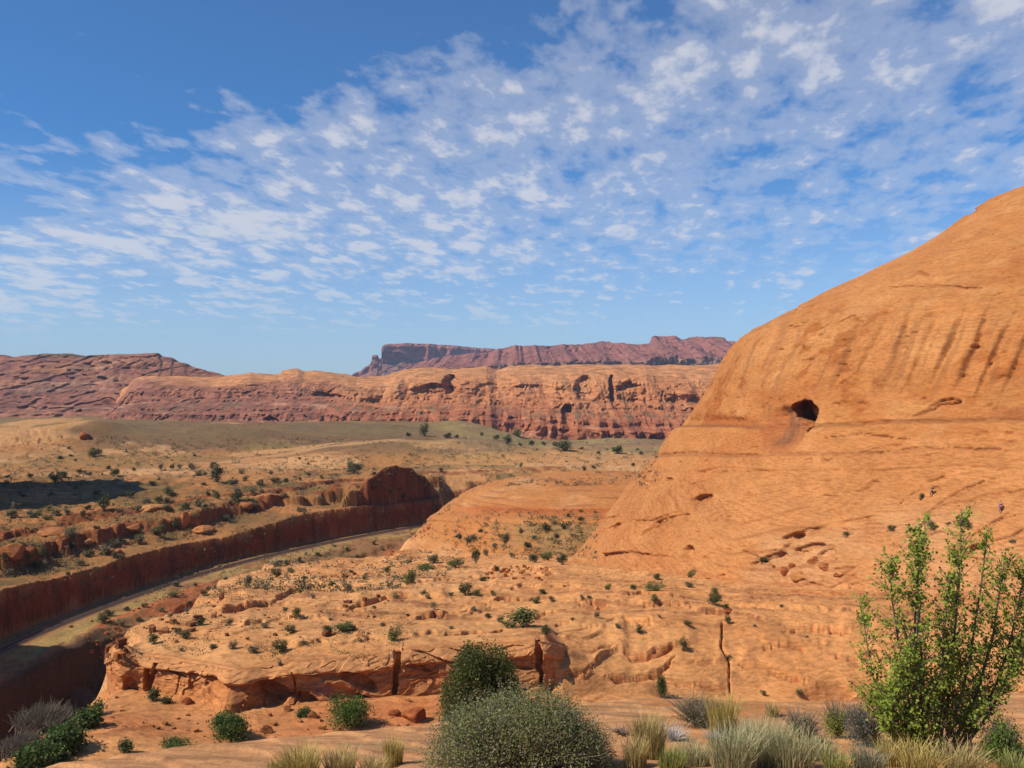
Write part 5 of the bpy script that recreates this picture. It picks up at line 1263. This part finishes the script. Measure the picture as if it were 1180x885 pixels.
# the gully floor: green thicket and grey leafless brush
for (u, v, w, h, n, lab) in ((72, 868, 60, 34, 3600, "bright green willow thicket on the gully floor, largest"), (46, 884, 60, 30, 3000, "green willow thicket at the bottom edge of the gully"), (100, 838, 34, 22, 1500, "green thicket at the head of the gully's willows"), (20, 838, 26, 16, 900, "small green thicket on the lit left side of the gully")):
    p = at(u, v)
    if p is None: continue
    bush("willow_thicket", u, v, w, h, n * 2, .13, ((.05, .085, .015), (.09, .135, .03)), lab, "willow thickets in the gully", seed=int(u), nb=16)
for (u, v, w, h, lab) in ((52, 842, 54, 32, "grey leafless brush in the shaded gully, largest"), (84, 818, 40, 26, "grey leafless brush nearer the head of the gully"), (28, 866, 40, 22, "grey leafless brush at the lower left of the gully")):
    p = at(u, v); W, H = metres(w, p) / 2, metres(h, p)
    rng = np.random.default_rng(int(u))
    ps = []
    for _ in range(900):                                  # crowded thin stems, each from its own foot, forking once
        f = np.array([rng.normal() * W * .5, rng.normal() * W * .35, 0]); hh = H * (.45 + .6 * rng.random()) * (1 - .35 * min(1, abs(f[0]) / W))
        t = np.linspace(0, 1, 5)[:, None]; e = f + np.array([rng.normal() * .22 * H, rng.normal() * .22 * H, hh])
        q = f * (1 - t) + e * t + rng.normal(size=(5, 3)) * .05 * H * t
        ps.append((q, .045 * (1 - .8 * t[:, 0])))
        e2 = q[2] + np.array([rng.normal() * .2 * H, rng.normal() * .2 * H, .3 * H])
        ps.append((q[2] * (1 - t[:3] * 2) + e2 * t[:3] * 2, np.array([.03, .02, .008])))
    o = mesh_obj("bare_brush", tube_mesh("bare_brush", ps, M_TWIG, 3)); o.location = p
    tag(o, lab, "brush", "leafless brush in the gully")

# ------------------------------------------------------------------ boulders
M_BOULDER = rock_material("boulder_rock", 1.6, 0.12, 2.0, 0.25)
def boulder_mesh(seed, shape=(1, 1, 1), base=(.42, .17, .075)):
    rng = np.random.default_rng(seed)
    n, m = 26, 36
    th = np.linspace(0, math.pi, n)[:, None]; ph = np.linspace(0, 2 * math.pi, m, endpoint=False)[None]
    D = np.stack([np.sin(th) * np.cos(ph), np.sin(th) * np.sin(ph), np.cos(th) + 0 * ph], -1)
    r = np.full((n, m), 1.0)
    for _ in range(11):                                    # cut by planes: broken faces
        q = rng.normal(size=3); q /= np.linalg.norm(q); d = rng.uniform(.5, .82)
        c = D @ q
        r = np.minimum(r, np.where(c > .05, d / np.maximum(c, .05), 9))
    P = D * r[..., None]
    P = P * (1 + .07 * fbm(P[..., 0] * 2, P[..., 1] * 2, P[..., 2] * 3, 3, .5, seed))[..., None]
    P = P * np.array(shape) * .5
    P[..., 2] += shape[2] * .16
    col = np.tile(np.array(base, dtype=np.float32), (n, m, 1)) * (1 + .3 * fbm(P[..., 0] * 4, P[..., 1] * 4, P[..., 2] * 7, 3, .5, seed + 1))[..., None]
    return grid_mesh("boulder", P, M_BOULDER, col, wrap=True, flip=True)
def boulder(u, v, w, h, label, group, seed, base=(.42, .17, .075), depth=.8, p=None):
    p = p or at(u, v)
    if p is None: return
    W, H = metres(w, p), metres(h, p)
    o = mesh_obj("boulder", boulder_mesh(seed, (W, W * depth, H * 1.5), base)); o.location = p + Vector((0, W * .25, -.05 * H)); o.rotation_euler = (0, 0, 0)
    return tag(o, label, "boulder", group)
GH, GL, GP = "boulder heap on the dome's apron", "loose rocks below the ledge wall", "rock stumps on the plateau"
RD = (.36, .115, .05)
for i, (u, v, w, h, lab, c) in enumerate(((928, 668, 30, 13, "pale wedge shaped boulder at the front of the heap", (.50, .23, .10)), (905, 661, 13, 8, "red boulder at the left end of the heap", RD), (914, 654, 11, 6, "small red boulder upslope of the heap's left end", RD), (940, 648, 18, 8, "flat rust slab at the top of the heap", (.44, .17, .07)), (953, 657, 18, 8, "large rust block in the middle of the heap", (.44, .16, .065)), (968, 664, 16, 5, "flat dark slab at the heap's right foot", RD), (893, 655, 8, 4, "small dark stone left of the heap", RD))):
    boulder(u, v, w, h, lab, GH, 900 + i, c)
for i, (u, v, w, h, lab, c) in enumerate(((477, 832, 32, 22, "knobbly red boulder under the ledge right of the long crack", RD), (305, 846, 17, 11, "brown boulder beside the round oak bush", (.38, .16, .075)), (455, 826, 16, 10, "reddish block at the foot of the long crack", RD), (360, 828, 14, 8, "small brown stone under the alcove", (.38, .16, .075)), (212, 812, 16, 8, "dark red slab at the foot of the wall", RD), (605, 792, 22, 12, "pale blocks at the foot of the short crack", (.48, .22, .10)), (330, 820, 12, 7, "small stone between alcove and oak", (.40, .17, .08)), (255, 692, 9, 11, "rusty standing stone at the bench's rear left rim", RD), (840, 706, 18, 5, "flat red slab beside the crack on the right slope", RD), (1003, 757, 30, 9, "flat tan slab on the slope left of the cottonwood", (.46, .22, .11)))):
    boulder(u, v, w, h, lab, GL, 930 + i, c)
for i, (u, v, w, h, lab, c) in enumerate(((211, 604, 13, 17, "upright orange rock stump on the plateau scarp", (.46, .19, .08)), (152, 612, 22, 9, "broad brown outcrop block under the scarp", (.38, .16, .075)), (176, 590, 48, 9, "long pale rock hump above the scarp right of the shadow", (.46, .23, .11)), (60, 616, 36, 10, "brown rounded outcrop near the left edge", (.40, .17, .08)), (12, 640, 30, 13, "dark rounded outcrop at the left edge", (.36, .15, .07)), (97, 506, 14, 10, "reddish knob on the tan swell far left", RD), (130, 640, 20, 8, "low brown slab above the canyon lip", (.40, .17, .08)), (285, 585, 24, 10, "brown broken block left of the rock knobs", (.38, .15, .07)), (232, 612, 26, 8, "low slab of orange rock by the stump", (.44, .19, .08)), (100, 628, 24, 9, "brown slab between shrubs on the plateau", (.42, .18, .08)))):
    boulder(u, v, w, h, lab, GP, 960 + i, c, 1.2)
# rubble on the red bank below the railway and in the dry wash
def rubble(name, boxes, n, smin, smax, lab, seed):
    rng = np.random.default_rng(seed); Vs, Ls, off, Cs = [], [], 0, []
    for i in range(n):
        bx = boxes[i % len(boxes)]
        p = at(rng.uniform(bx[0], bx[1]), rng.uniform(bx[2], bx[3]))
        if p is None: continue
        s = (smin + (smax - smin) * rng.random() ** 4) * (.5 if bx[2] in (800, 690) else 1)
        c = np.array([(x, y, z) for z in (-.5, .5) for y in (-.5, .5) for x in (-.5, .5)]) * (1 + .5 * (rng.random((8, 3)) - .5)) * s * rng.uniform(.5, 1.3, 3)
        a = rng.random() * 6.28; R = np.array([[math.cos(a), -math.sin(a), 0], [math.sin(a), math.cos(a), 0], [0, 0, 1]])
        Vs.append(c @ R.T + np.array(p) + np.array([0, 0, s * .15]))
        Ls.append(np.array([(0, 2, 3, 1), (4, 5, 7, 6), (0, 1, 5, 4), (2, 6, 7, 3), (0, 4, 6, 2), (1, 3, 7, 5)]) + off); off += 8
        Cs.append(np.tile(np.array(bx[4]) * rng.uniform(.7, 1.25), (8, 1)))
    L_ = np.concatenate(Ls)
    o = mesh_obj(name, raw_mesh(name, np.concatenate(Vs), L_, np.arange(len(L_)) * 4, M_BOULDER, np.concatenate(Cs), smooth=False))
    tag(o, lab, "rubble", kind="stuff")
rubble("rubble", [(100, 150, 715, 760, (.34, .12, .055)), (150, 260, 672, 730, (.30, .14, .08)), (470, 500, 604, 620, (.36, .12, .05)), (560, 640, 652, 668, (.42, .14, .05)), (330, 470, 618, 645, (.33, .15, .08)), (10, 460, 604, 735, (.24, .09, .05)), (120, 470, 800, 850, (.44, .20, .095)), (150, 470, 690, 740, (.40, .18, .08))], 1100, .08, .75, "red rock rubble strewn on the canyon banks and below the ledge", 5)

# ------------------------------------------------------------------ two hikers on the dome
def skin_body(name, joints, edges, mat, parent=None, sub=1):
    me = bpy.data.meshes.new(name)
    me.from_pydata([j[:3] for j in joints], edges, [])
    o = mesh_obj(name, me, parent)
    m = o.modifiers.new("skin", 'SKIN'); m.use_smooth_shade = True
    for i, j in enumerate(joints):
        s = me.skin_vertices[0].data[i]; s.radius = (j[3], j[3]); s.use_root = (i == 0)
    o.modifiers.new("sub", 'SUBSURF').levels = sub; o.modifiers["sub"].render_levels = sub
    me.materials.append(mat)
    return o
def person(p, yaw, shirt, trousers, label, group, hat=None, stride=.28):
    # joints: x right, y forward, z up (1.72 m)
    skin = plain_material("skin", (.42, .24, .16), .6, 5, .1); hair = plain_material("hair", (.035, .022, .015), .7, 20)
    J = [(0, 0, .95, .13), (0, .01, 1.15, .12), (0, .02, 1.38, .135), (0, .02, 1.50, .055), (0, .035, 1.60, .092), (0, .04, 1.68, .075),
         (-.19, .02, 1.40, .052), (-.24, -.06 - stride * .4, 1.14, .040), (-.23, stride * .2, .92, .032), (-.23, stride * .45, .84, .035),
         (.19, .02, 1.40, .052), (.24, .02 + stride * .2, 1.14, .040), (.23, stride * .7, .95, .032), (.23, stride * .9, .88, .035),
         (-.10, .02, .88, .088), (-.10, stride * .75, .50, .062), (-.10, stride * .75, .09, .042), (-.10, stride * .75 + .16, .035, .035),
         (.10, 0, .88, .088), (.10, -stride * .45, .50, .062), (.10, -stride * 1.15, .12, .042), (.10, -stride * 1.15 + .15, .05, .035)]
    E = [(0, 1), (1, 2), (2, 3), (3, 4), (4, 5), (2, 6), (6, 7), (7, 8), (8, 9), (2, 10), (10, 11), (11, 12), (12, 13), (0, 14), (14, 15), (15, 16), (16, 17), (0, 18), (18, 19), (19, 20), (20, 21)]
    body = skin_body("person", J, E, skin)
    body.location = p; body.rotation_euler = (0, 0, yaw)
    tag(body, label, "person", group)
    g = lambda ids, k: [(J[i][0], J[i][1], J[i][2], J[i][3] * k) for i in ids]
    skin_body("shirt", g((0, 1, 2, 6, 7, 10, 11), 1.18), [(0, 1), (1, 2), (2, 3), (3, 4), (2, 5), (5, 6)], plain_material("shirt", shirt, .9, 30, .15), body)
    skin_body("trousers", g((0, 14, 15, 16, 18, 19, 20), 1.2), [(0, 1), (1, 2), (2, 3), (0, 4), (4, 5), (5, 6)], plain_material("trousers", trousers, .9, 30, .15), body)
    skin_body("hair", [(0, 0, 1.63, .085), (0, .02, 1.71, .088), (0, .05, 1.74, .06)], [(0, 1), (1, 2)], hair, body)
    skin_body("backpack", [(0, -.17, 1.12, .12), (0, -.18, 1.30, .13), (0, -.16, 1.42, .10)], [(0, 1), (1, 2)], plain_material("backpack", (.03, .03, .045), .8, 20), body)
person(at(1074, 572), math.radians(70), (.10, .09, .10), (.06, .06, .08), "hiker in dark clothes walking up the dome above a shrub", "hikers on the dome")
person(at(1153, 591), math.radians(100), (.20, .07, .22), (.14, .06, .15), "hiker in purple clothes near the right edge of the dome apron", "hikers on the dome")

# ------------------------------------------------------------------ the near slope: grasses, low shrubs, the big bush and the young cottonwood
def grass_mesh(seed, n, h, spread, cols, width=.004, lean=.45, heads=0.0):
    rng = np.random.default_rng(seed)
    a = rng.random(n) * 6.28; r = spread * rng.random(n) ** .6
    base = np.stack([r * np.cos(a), r * np.sin(a), 0 * r], 1)
    da = a + rng.normal(size=n) * .9
    out = np.stack([np.cos(da), np.sin(da), 0 * r], 1)
    H = h * (.45 + .6 * rng.random(n)); ln = lean * H * (.2 + rng.random(n))
    side = np.stack([-np.sin(da), np.cos(da), 0 * r], 1) + rng.normal(size=(n, 3)) * .5
    side /= np.linalg.norm(side, axis=1)[:, None]
    pts = [base + out * (ln * t ** 2)[:, None] + np.array([0, 0, 1]) * (H * (t - .12 * t ** 3))[:, None] for t in (0., .4, .75, 1.)]
    wd = [width, width * .9, width * .6, width * .12]
    Q = [np.stack([pts[i] - side * wd[i], pts[i] + side * wd[i], pts[i + 1] + side * wd[i + 1], pts[i + 1] - side * wd[i + 1]], 1) for i in range(3)]
    t = rng.random((n, 1)); c = np.array(cols[0]) * (1 - t) + np.array(cols[1]) * t
    if len(cols) > 2:
        m = rng.random(n) < .25; c[m] = np.array(cols[2])
    return quads_mesh("blades", np.concatenate(Q), M_GRASS, np.concatenate([c * .85, c, c * 1.08]))
STRAW_ = ((.40, .29, .11), (.55, .42, .18), (.30, .26, .10)); YEL = ((.42, .30, .08), (.56, .42, .14), (.30, .27, .08))
PALEG = ((.24, .25, .11), (.42, .38, .20), (.52, .44, .24)); GREYG = ((.16, .17, .10), (.27, .26, .16), (.36, .30, .18)); LIME = ((.16, .19, .04), (.32, .32, .08), (.36, .32, .12))
NEAR = [terrain]
G_G = "bunchgrass clumps on the near slope"
def grass(u, v, w, h, cols, label, seed, n=520, lean=.45, width=.004):
    p = at(u, v, NEAR); W, H = metres(w, p), metres(h, p)
    o = mesh_obj("grass_clump", grass_mesh(seed, n, H * 1.15, W * .30, cols, width, lean * W / H * .55)); o.location = p - Vector((0, 0, .02)); o.rotation_euler = (0, 0, 0)
    return tag(o, label, "grass clump", G_G)
for i, (u, v, w, h, c, n, lab) in enumerate((
    (748, 871, 58, 50, STRAW_, 700, "tall straw coloured clump right of the big bush"), (732, 884, 42, 36, STRAW_, 420, "ragged straw clump against the big bush's right side"), (775, 889, 50, 30, LIME, 420, "yellow green clump at the bottom edge right of the tall straw one"),
    (834, 846, 54, 46, YEL, 520, "golden clump behind the bleached twigs"), (800, 882, 56, 30, PALEG, 420, "pale clump in front of the bleached twigs"), (845, 890, 80, 52, PALEG, 800, "pale green clump at the bottom, left of the thick middle one"), (880, 886, 84, 56, PALEG, 900, "thick pale green clump in the middle of the grass"), (915, 889, 70, 50, PALEG, 700, "pale green clump at the right of the thick middle one"), (860, 866, 60, 34, GREYG, 500, "grey green clump behind the thick pale one"), (898, 862, 50, 28, STRAW_, 340, "short straw clump at the back of the pale grass"),
    (890, 826, 24, 18, STRAW_, 200, "small dry tuft alone on bare red sand"), (948, 876, 50, 26, PALEG, 380, "low pale clump left of the grey sage"), (1000, 888, 60, 30, GREYG, 420, "grey green clump in front of the grey sage"), (965, 890, 46, 24, LIME, 320, "lime clump at the bottom edge below the sage"),
    (345, 892, 74, 34, YEL, 520, "yellow clump at the bottom edge, left of the big bush"), (392, 890, 56, 30, STRAW_, 420, "straw clump between two yellow ones at the bottom edge"), (453, 880, 34, 32, YEL, 340, "golden tuft just left of the big bush"), (318, 890, 30, 16, YEL, 200, "short yellow tuft farthest left on the slab"), (430, 892, 50, 22, STRAW_, 300, "low straw tuft beneath the golden one"),
    (1060, 893, 70, 38, YEL, 500, "yellow clump in front of the cottonwood stems"), (1110, 892, 80, 34, STRAW_, 520, "straw clump below the cottonwood's right stems"), (1025, 880, 46, 30, YEL, 320, "yellow clump at the cottonwood's left foot"), (1170, 893, 60, 26, LIME, 340, "lime clump in the bottom right corner"), (1005, 860, 30, 20, STRAW_, 220, "small straw tuft beside the blue grey sage"))):
    grass(u, v, w, h, c, lab, 600 + i, n)
def near_shrub(name, u, v, w, h, n, leaf, pal, twigs, label, seed, trans=M_LEAF, dry=.15, nb=14, group=None, cat="shrub", twig_mat=None, lift=0):
    p = at(u, v, NEAR); W, H = metres(w, p) / 2, metres(h, p)
    rng = np.random.default_rng(seed)
    root = empty(name, p); tag(root, label, cat, group)
    if n:
        V, c = foliage(rng, blob_crown(rng, nb, W, H, lift), n, leaf, .35, cols=pal, clump=leaf * 2.5, dry=(.30, .25, .16), dry_share=dry, aspect=.4)
        V[:, :, 2] = np.maximum(V[:, :, 2], .01)
        mesh_obj("foliage", quads_mesh("foliage", V, trans, c), root)
    mesh_obj("stems", tube_mesh("stems", twig_paths(rng, twigs, W * .9, H, .006, 1.0, 5), twig_mat or M_TWIG, 4), root)
    return root
M_BLEACH = plain_material("bleached_wood", (.46, .42, .38), .9, 30, .25)
G_L = "low shrubs on the near slope"
near_shrub("low_shrub", 803, 838, 92, 40, 5200, .012, ((.13, .125, .065), (.22, .20, .115)), 220, "grey green rounded shrub behind the golden grass", 701, nb=22, group=G_L)
near_shrub("low_shrub", 925, 856, 62, 42, 2600, .012, ((.17, .16, .08), (.30, .27, .12)), 160, "dry greyish yellow shrub left of the lime one", 702, nb=12, group=G_L, dry=.35)
near_shrub("low_shrub", 966, 850, 50, 48, 2600, .012, ((.15, .19, .03), (.30, .32, .06)), 120, "lime yellow rabbitbrush between dry shrub and blue sage", 703, nb=12, group=G_L, dry=.05)
near_shrub("low_shrub", 1000, 860, 66, 54, 4200, .012, ((.085, .095, .075), (.15, .155, .125)), 180, "blue grey sage at the cottonwood's left", 704, nb=16, group=G_L, dry=.1)
near_shrub("low_shrub", 1155, 880, 70, 62, 2600, .020, ((.06, .12, .015), (.13, .21, .03)), 60, "leafy green sprout at the right edge under the cottonwood", 705, nb=12, group=G_L, dry=.03)
near_shrub("dead_shrub", 778, 854, 56, 18, 0, 0, None, 150, "bleached dead twigs under the grey green shrub", 706, twig_mat=M_BLEACH, group=G_L)
near_shrub("dead_shrub", 826, 856, 44, 14, 0, 0, None, 110, "bleached dead twigs at the foot of the golden grass", 707, twig_mat=M_BLEACH, group=G_L)
near_shrub("dead_shrub", 715, 846, 36, 9, 0, 0, None, 70, "grey twig litter beside the big bush", 708, twig_mat=M_TWIG, group=G_L)

def big_bush():
    Yb = 9.4
    p = drop((597 - CU) / FOC * Yb, Yb)
    rng = np.random.default_rng(42)
    root = empty("broad_bush", p); tag(root, "broad rounded grey green bush in the front middle", "bush")
    k = Yb / FOC
    bl = []
    top = [(478, 868), (500, 836), (525, 815), (550, 800), (580, 792), (610, 790), (640, 797), (665, 805), (690, 826), (706, 850), (716, 872)]
    for i in range(78):
        u = rng.uniform(478, 714); vt = ip(u, top); v = vt + rng.uniform(8, 80) * rng.random() + 6
        yy = rng.normal() * .38
        q = rng.uniform(.07, .15)
        bl.append(((u - CU) * k - p.x, yy * (1 - .5 * abs(u - 597) / 120), (CV - v) * k - p.z - q * .4 - .25 * yy * yy, q * 1.25, q, q))
    for i in range(70):                                   # loose sprigs that break the outline
        u = rng.uniform(478, 716); vt = ip(u, top); v = vt + rng.normal() * 6 - 1
        q = rng.uniform(.022, .055)
        bl.append(((u - CU) * k - p.x, rng.normal() * .25, (CV - v) * k - p.z, q, q, q * 1.3))
    V, c = foliage(rng, bl, 46000, .0135, .3, cols=((.115, .140, .042), (.245, .260, .095)), clump=.045, dry=(.26, .22, .16), dry_share=.20, aspect=.45)
    keep = V[:, :, 2].min(1) > .0
    mesh_obj("foliage", quads_mesh("foliage", V[keep], M_LEAF, c[keep]), root)
    ps = []
    for b in bl[:78]:
        for _ in range(5):
            e = np.array(b[:3]) + rng.normal(size=3) * .09; t = np.linspace(0, 1, 6)[:, None]
            q = np.array([e[0] * .25, e[1] * .25, 0]) * (1 - t) + e * t + rng.normal(size=(6, 3)) * .018 * t
            ps.append((q, .008 * (1 - .8 * t[:, 0])))
    mesh_obj("stems", tube_mesh("stems", ps, M_TWIG, 4), root)
big_bush()

def cottonwood():
    Yb = 10.2
    p = drop((1070 - CU) / FOC * Yb, Yb); k = Yb / FOC
    rng = np.random.default_rng(8)
    root = empty("young_cottonwood", p); tag(root, "young many stemmed cottonwood with bright green leaves at the right", "tree")
    W = lambda u, v, dy=0: np.array([(u - CU) * k - p.x, dy, (CV - v) * k - p.z])
    stems = [([(1050, 872), (1036, 780), (1022, 700), (1016, 640)], 850, 26, .9), ([(1057, 872), (1052, 780), (1044, 690), (1045, 618)], 830, 24, 1.2), ([(1062, 872), (1067, 780), (1064, 700), (1068, 606)], 830, 22, 1.2),
        ([(1066, 872), (1080, 790), (1077, 720), (1080, 655)], 840, 20, .9), ([(1080, 874), (1099, 790), (1108, 700), (1113, 590)], 850, 22, 1.2), ([(1082, 876), (1104, 800), (1119, 700), (1127, 606)], 845, 20, 1.0),
        ([(1090, 876), (1128, 800), (1150, 720), (1164, 640)], 850, 26, 1.2), ([(1095, 878), (1140, 810), (1170, 735), (1190, 650)], 850, 28, 1.2), ([(1046, 870), (1022, 830), (1010, 770), (1004, 700)], 862, 24, .9),
        ([(1052, 872), (1030, 840), (1020, 800), (1030, 740)], 868, 26, 1.1), ([(1085, 876), (1102, 852), (1130, 832), (1150, 812)], 868, 18, .5), ([(1048, 870), (1030, 850), (1022, 835), (1018, 800)], 872, 30, 1.2), ([(1056, 872), (1050, 850), (1060, 820), (1066, 780)], 872, 24, .9), ([(1060, 872), (1045, 830), (1040, 770), (1034, 690)], 860, 26, 1.1), ([(1072, 873), (1088, 790), (1095, 715), (1097, 635)], 850, 22, 1.1), ([(1098, 878), (1150, 815), (1184, 740), (1206, 640)], 850, 26, 1.0), ([(1092, 878), (1120, 830), (1160, 790), (1195, 740)], 860, 26, .9)]
    paths, Vs, Cs = [], [], []
    for (pts, vleaf, rad, dens) in stems:
        dy = rng.normal() * .22
        q = np.array([W(u, v, dy * (i / 3.0)) for i, (u, v) in enumerate(pts)])
        t = np.linspace(0, 3, 16)
        c = np.stack([np.interp(t, range(4), q[:, j]) for j in range(3)], 1)
        for _ in range(3): c[1:-1] = (c[:-2] + 2 * c[1:-1] + c[2:]) / 4
        c[1:] += np.cumsum(rng.normal(size=(15, 3)) * .006, 0)
        paths.append((c, np.linspace(.020, .004, 16) * (.8 + .5 * rng.random())))
        zl = (CV - vleaf) * k - p.z
        # short side shoots, leaves along them
        nsh = int(70 * dens)
        for s in range(nsh):
            tt = rng.uniform(.12, 1); i = tt * 15; b0 = np.array([np.interp(i, range(16), c[:, j]) for j in range(3)])
            if b0[2] < zl: continue
            taper = 1.35 * (1 - .70 * tt ** 2.0)
            a = rng.random() * 6.28; L = rad * k * rng.uniform(.3, 1.25) * taper
            e = b0 + np.array([math.cos(a) * L, math.sin(a) * L, L * rng.uniform(.5, 1.5)])
            tl = np.linspace(0, 1, 4)[:, None]
            paths.append((b0 * (1 - tl) + e * tl, np.array([.004, .0035, .003, .002])))
            m = int(rng.integers(9, 20))
            f = rng.uniform(.15, 1.08, (m, 1)); cc = b0 * (1 - f) + e * f + rng.normal(size=(m, 3)) * .030
            nr = rng.normal(size=(m, 3)) + np.array([-.2, -.5, .5]); nr /= np.linalg.norm(nr, axis=1)[:, None]
            aa = np.cross(nr, rng.normal(size=(m, 3))); aa /= np.linalg.norm(aa, axis=1)[:, None]; bb = np.cross(nr, aa)
            sz = .0175 * (.65 + .7 * rng.random((m, 1)))
            Vs.append(np.stack([cc - aa * sz, cc + bb * sz * .85 - aa * sz * .25, cc + aa * sz * 1.15, cc - bb * sz * .85 - aa * sz * .25], 1))
            g = rng.random((m, 1)); col = np.array((.15, .215, .018)) * (1 - g) + np.array((.30, .36, .05)) * g
            dm = rng.random(m) < .05; col[dm] = (.34, .27, .10)
            Cs.append(col)
    mesh_obj("crown", quads_mesh("crown", np.concatenate(Vs), M_LEAF, np.concatenate(Cs)), root)
    for (pts, w) in (([(1062, 872), (1056, 800), (1050, 740), (1056, 690)], .016), ([(1070, 874), (1048, 800), (1030, 770), (1024, 740)], .012), ([(1112, 884), (1113, 850), (1114, 800), (1114, 772)], .007)):
        q = np.array([W(u, v, -.12) for u, v in pts]); paths.append((q, np.linspace(w, w * .4, 4)))
    mesh_obj("trunk", tube_mesh("trunk", paths, M_BARK, 5), root)
cottonwood()
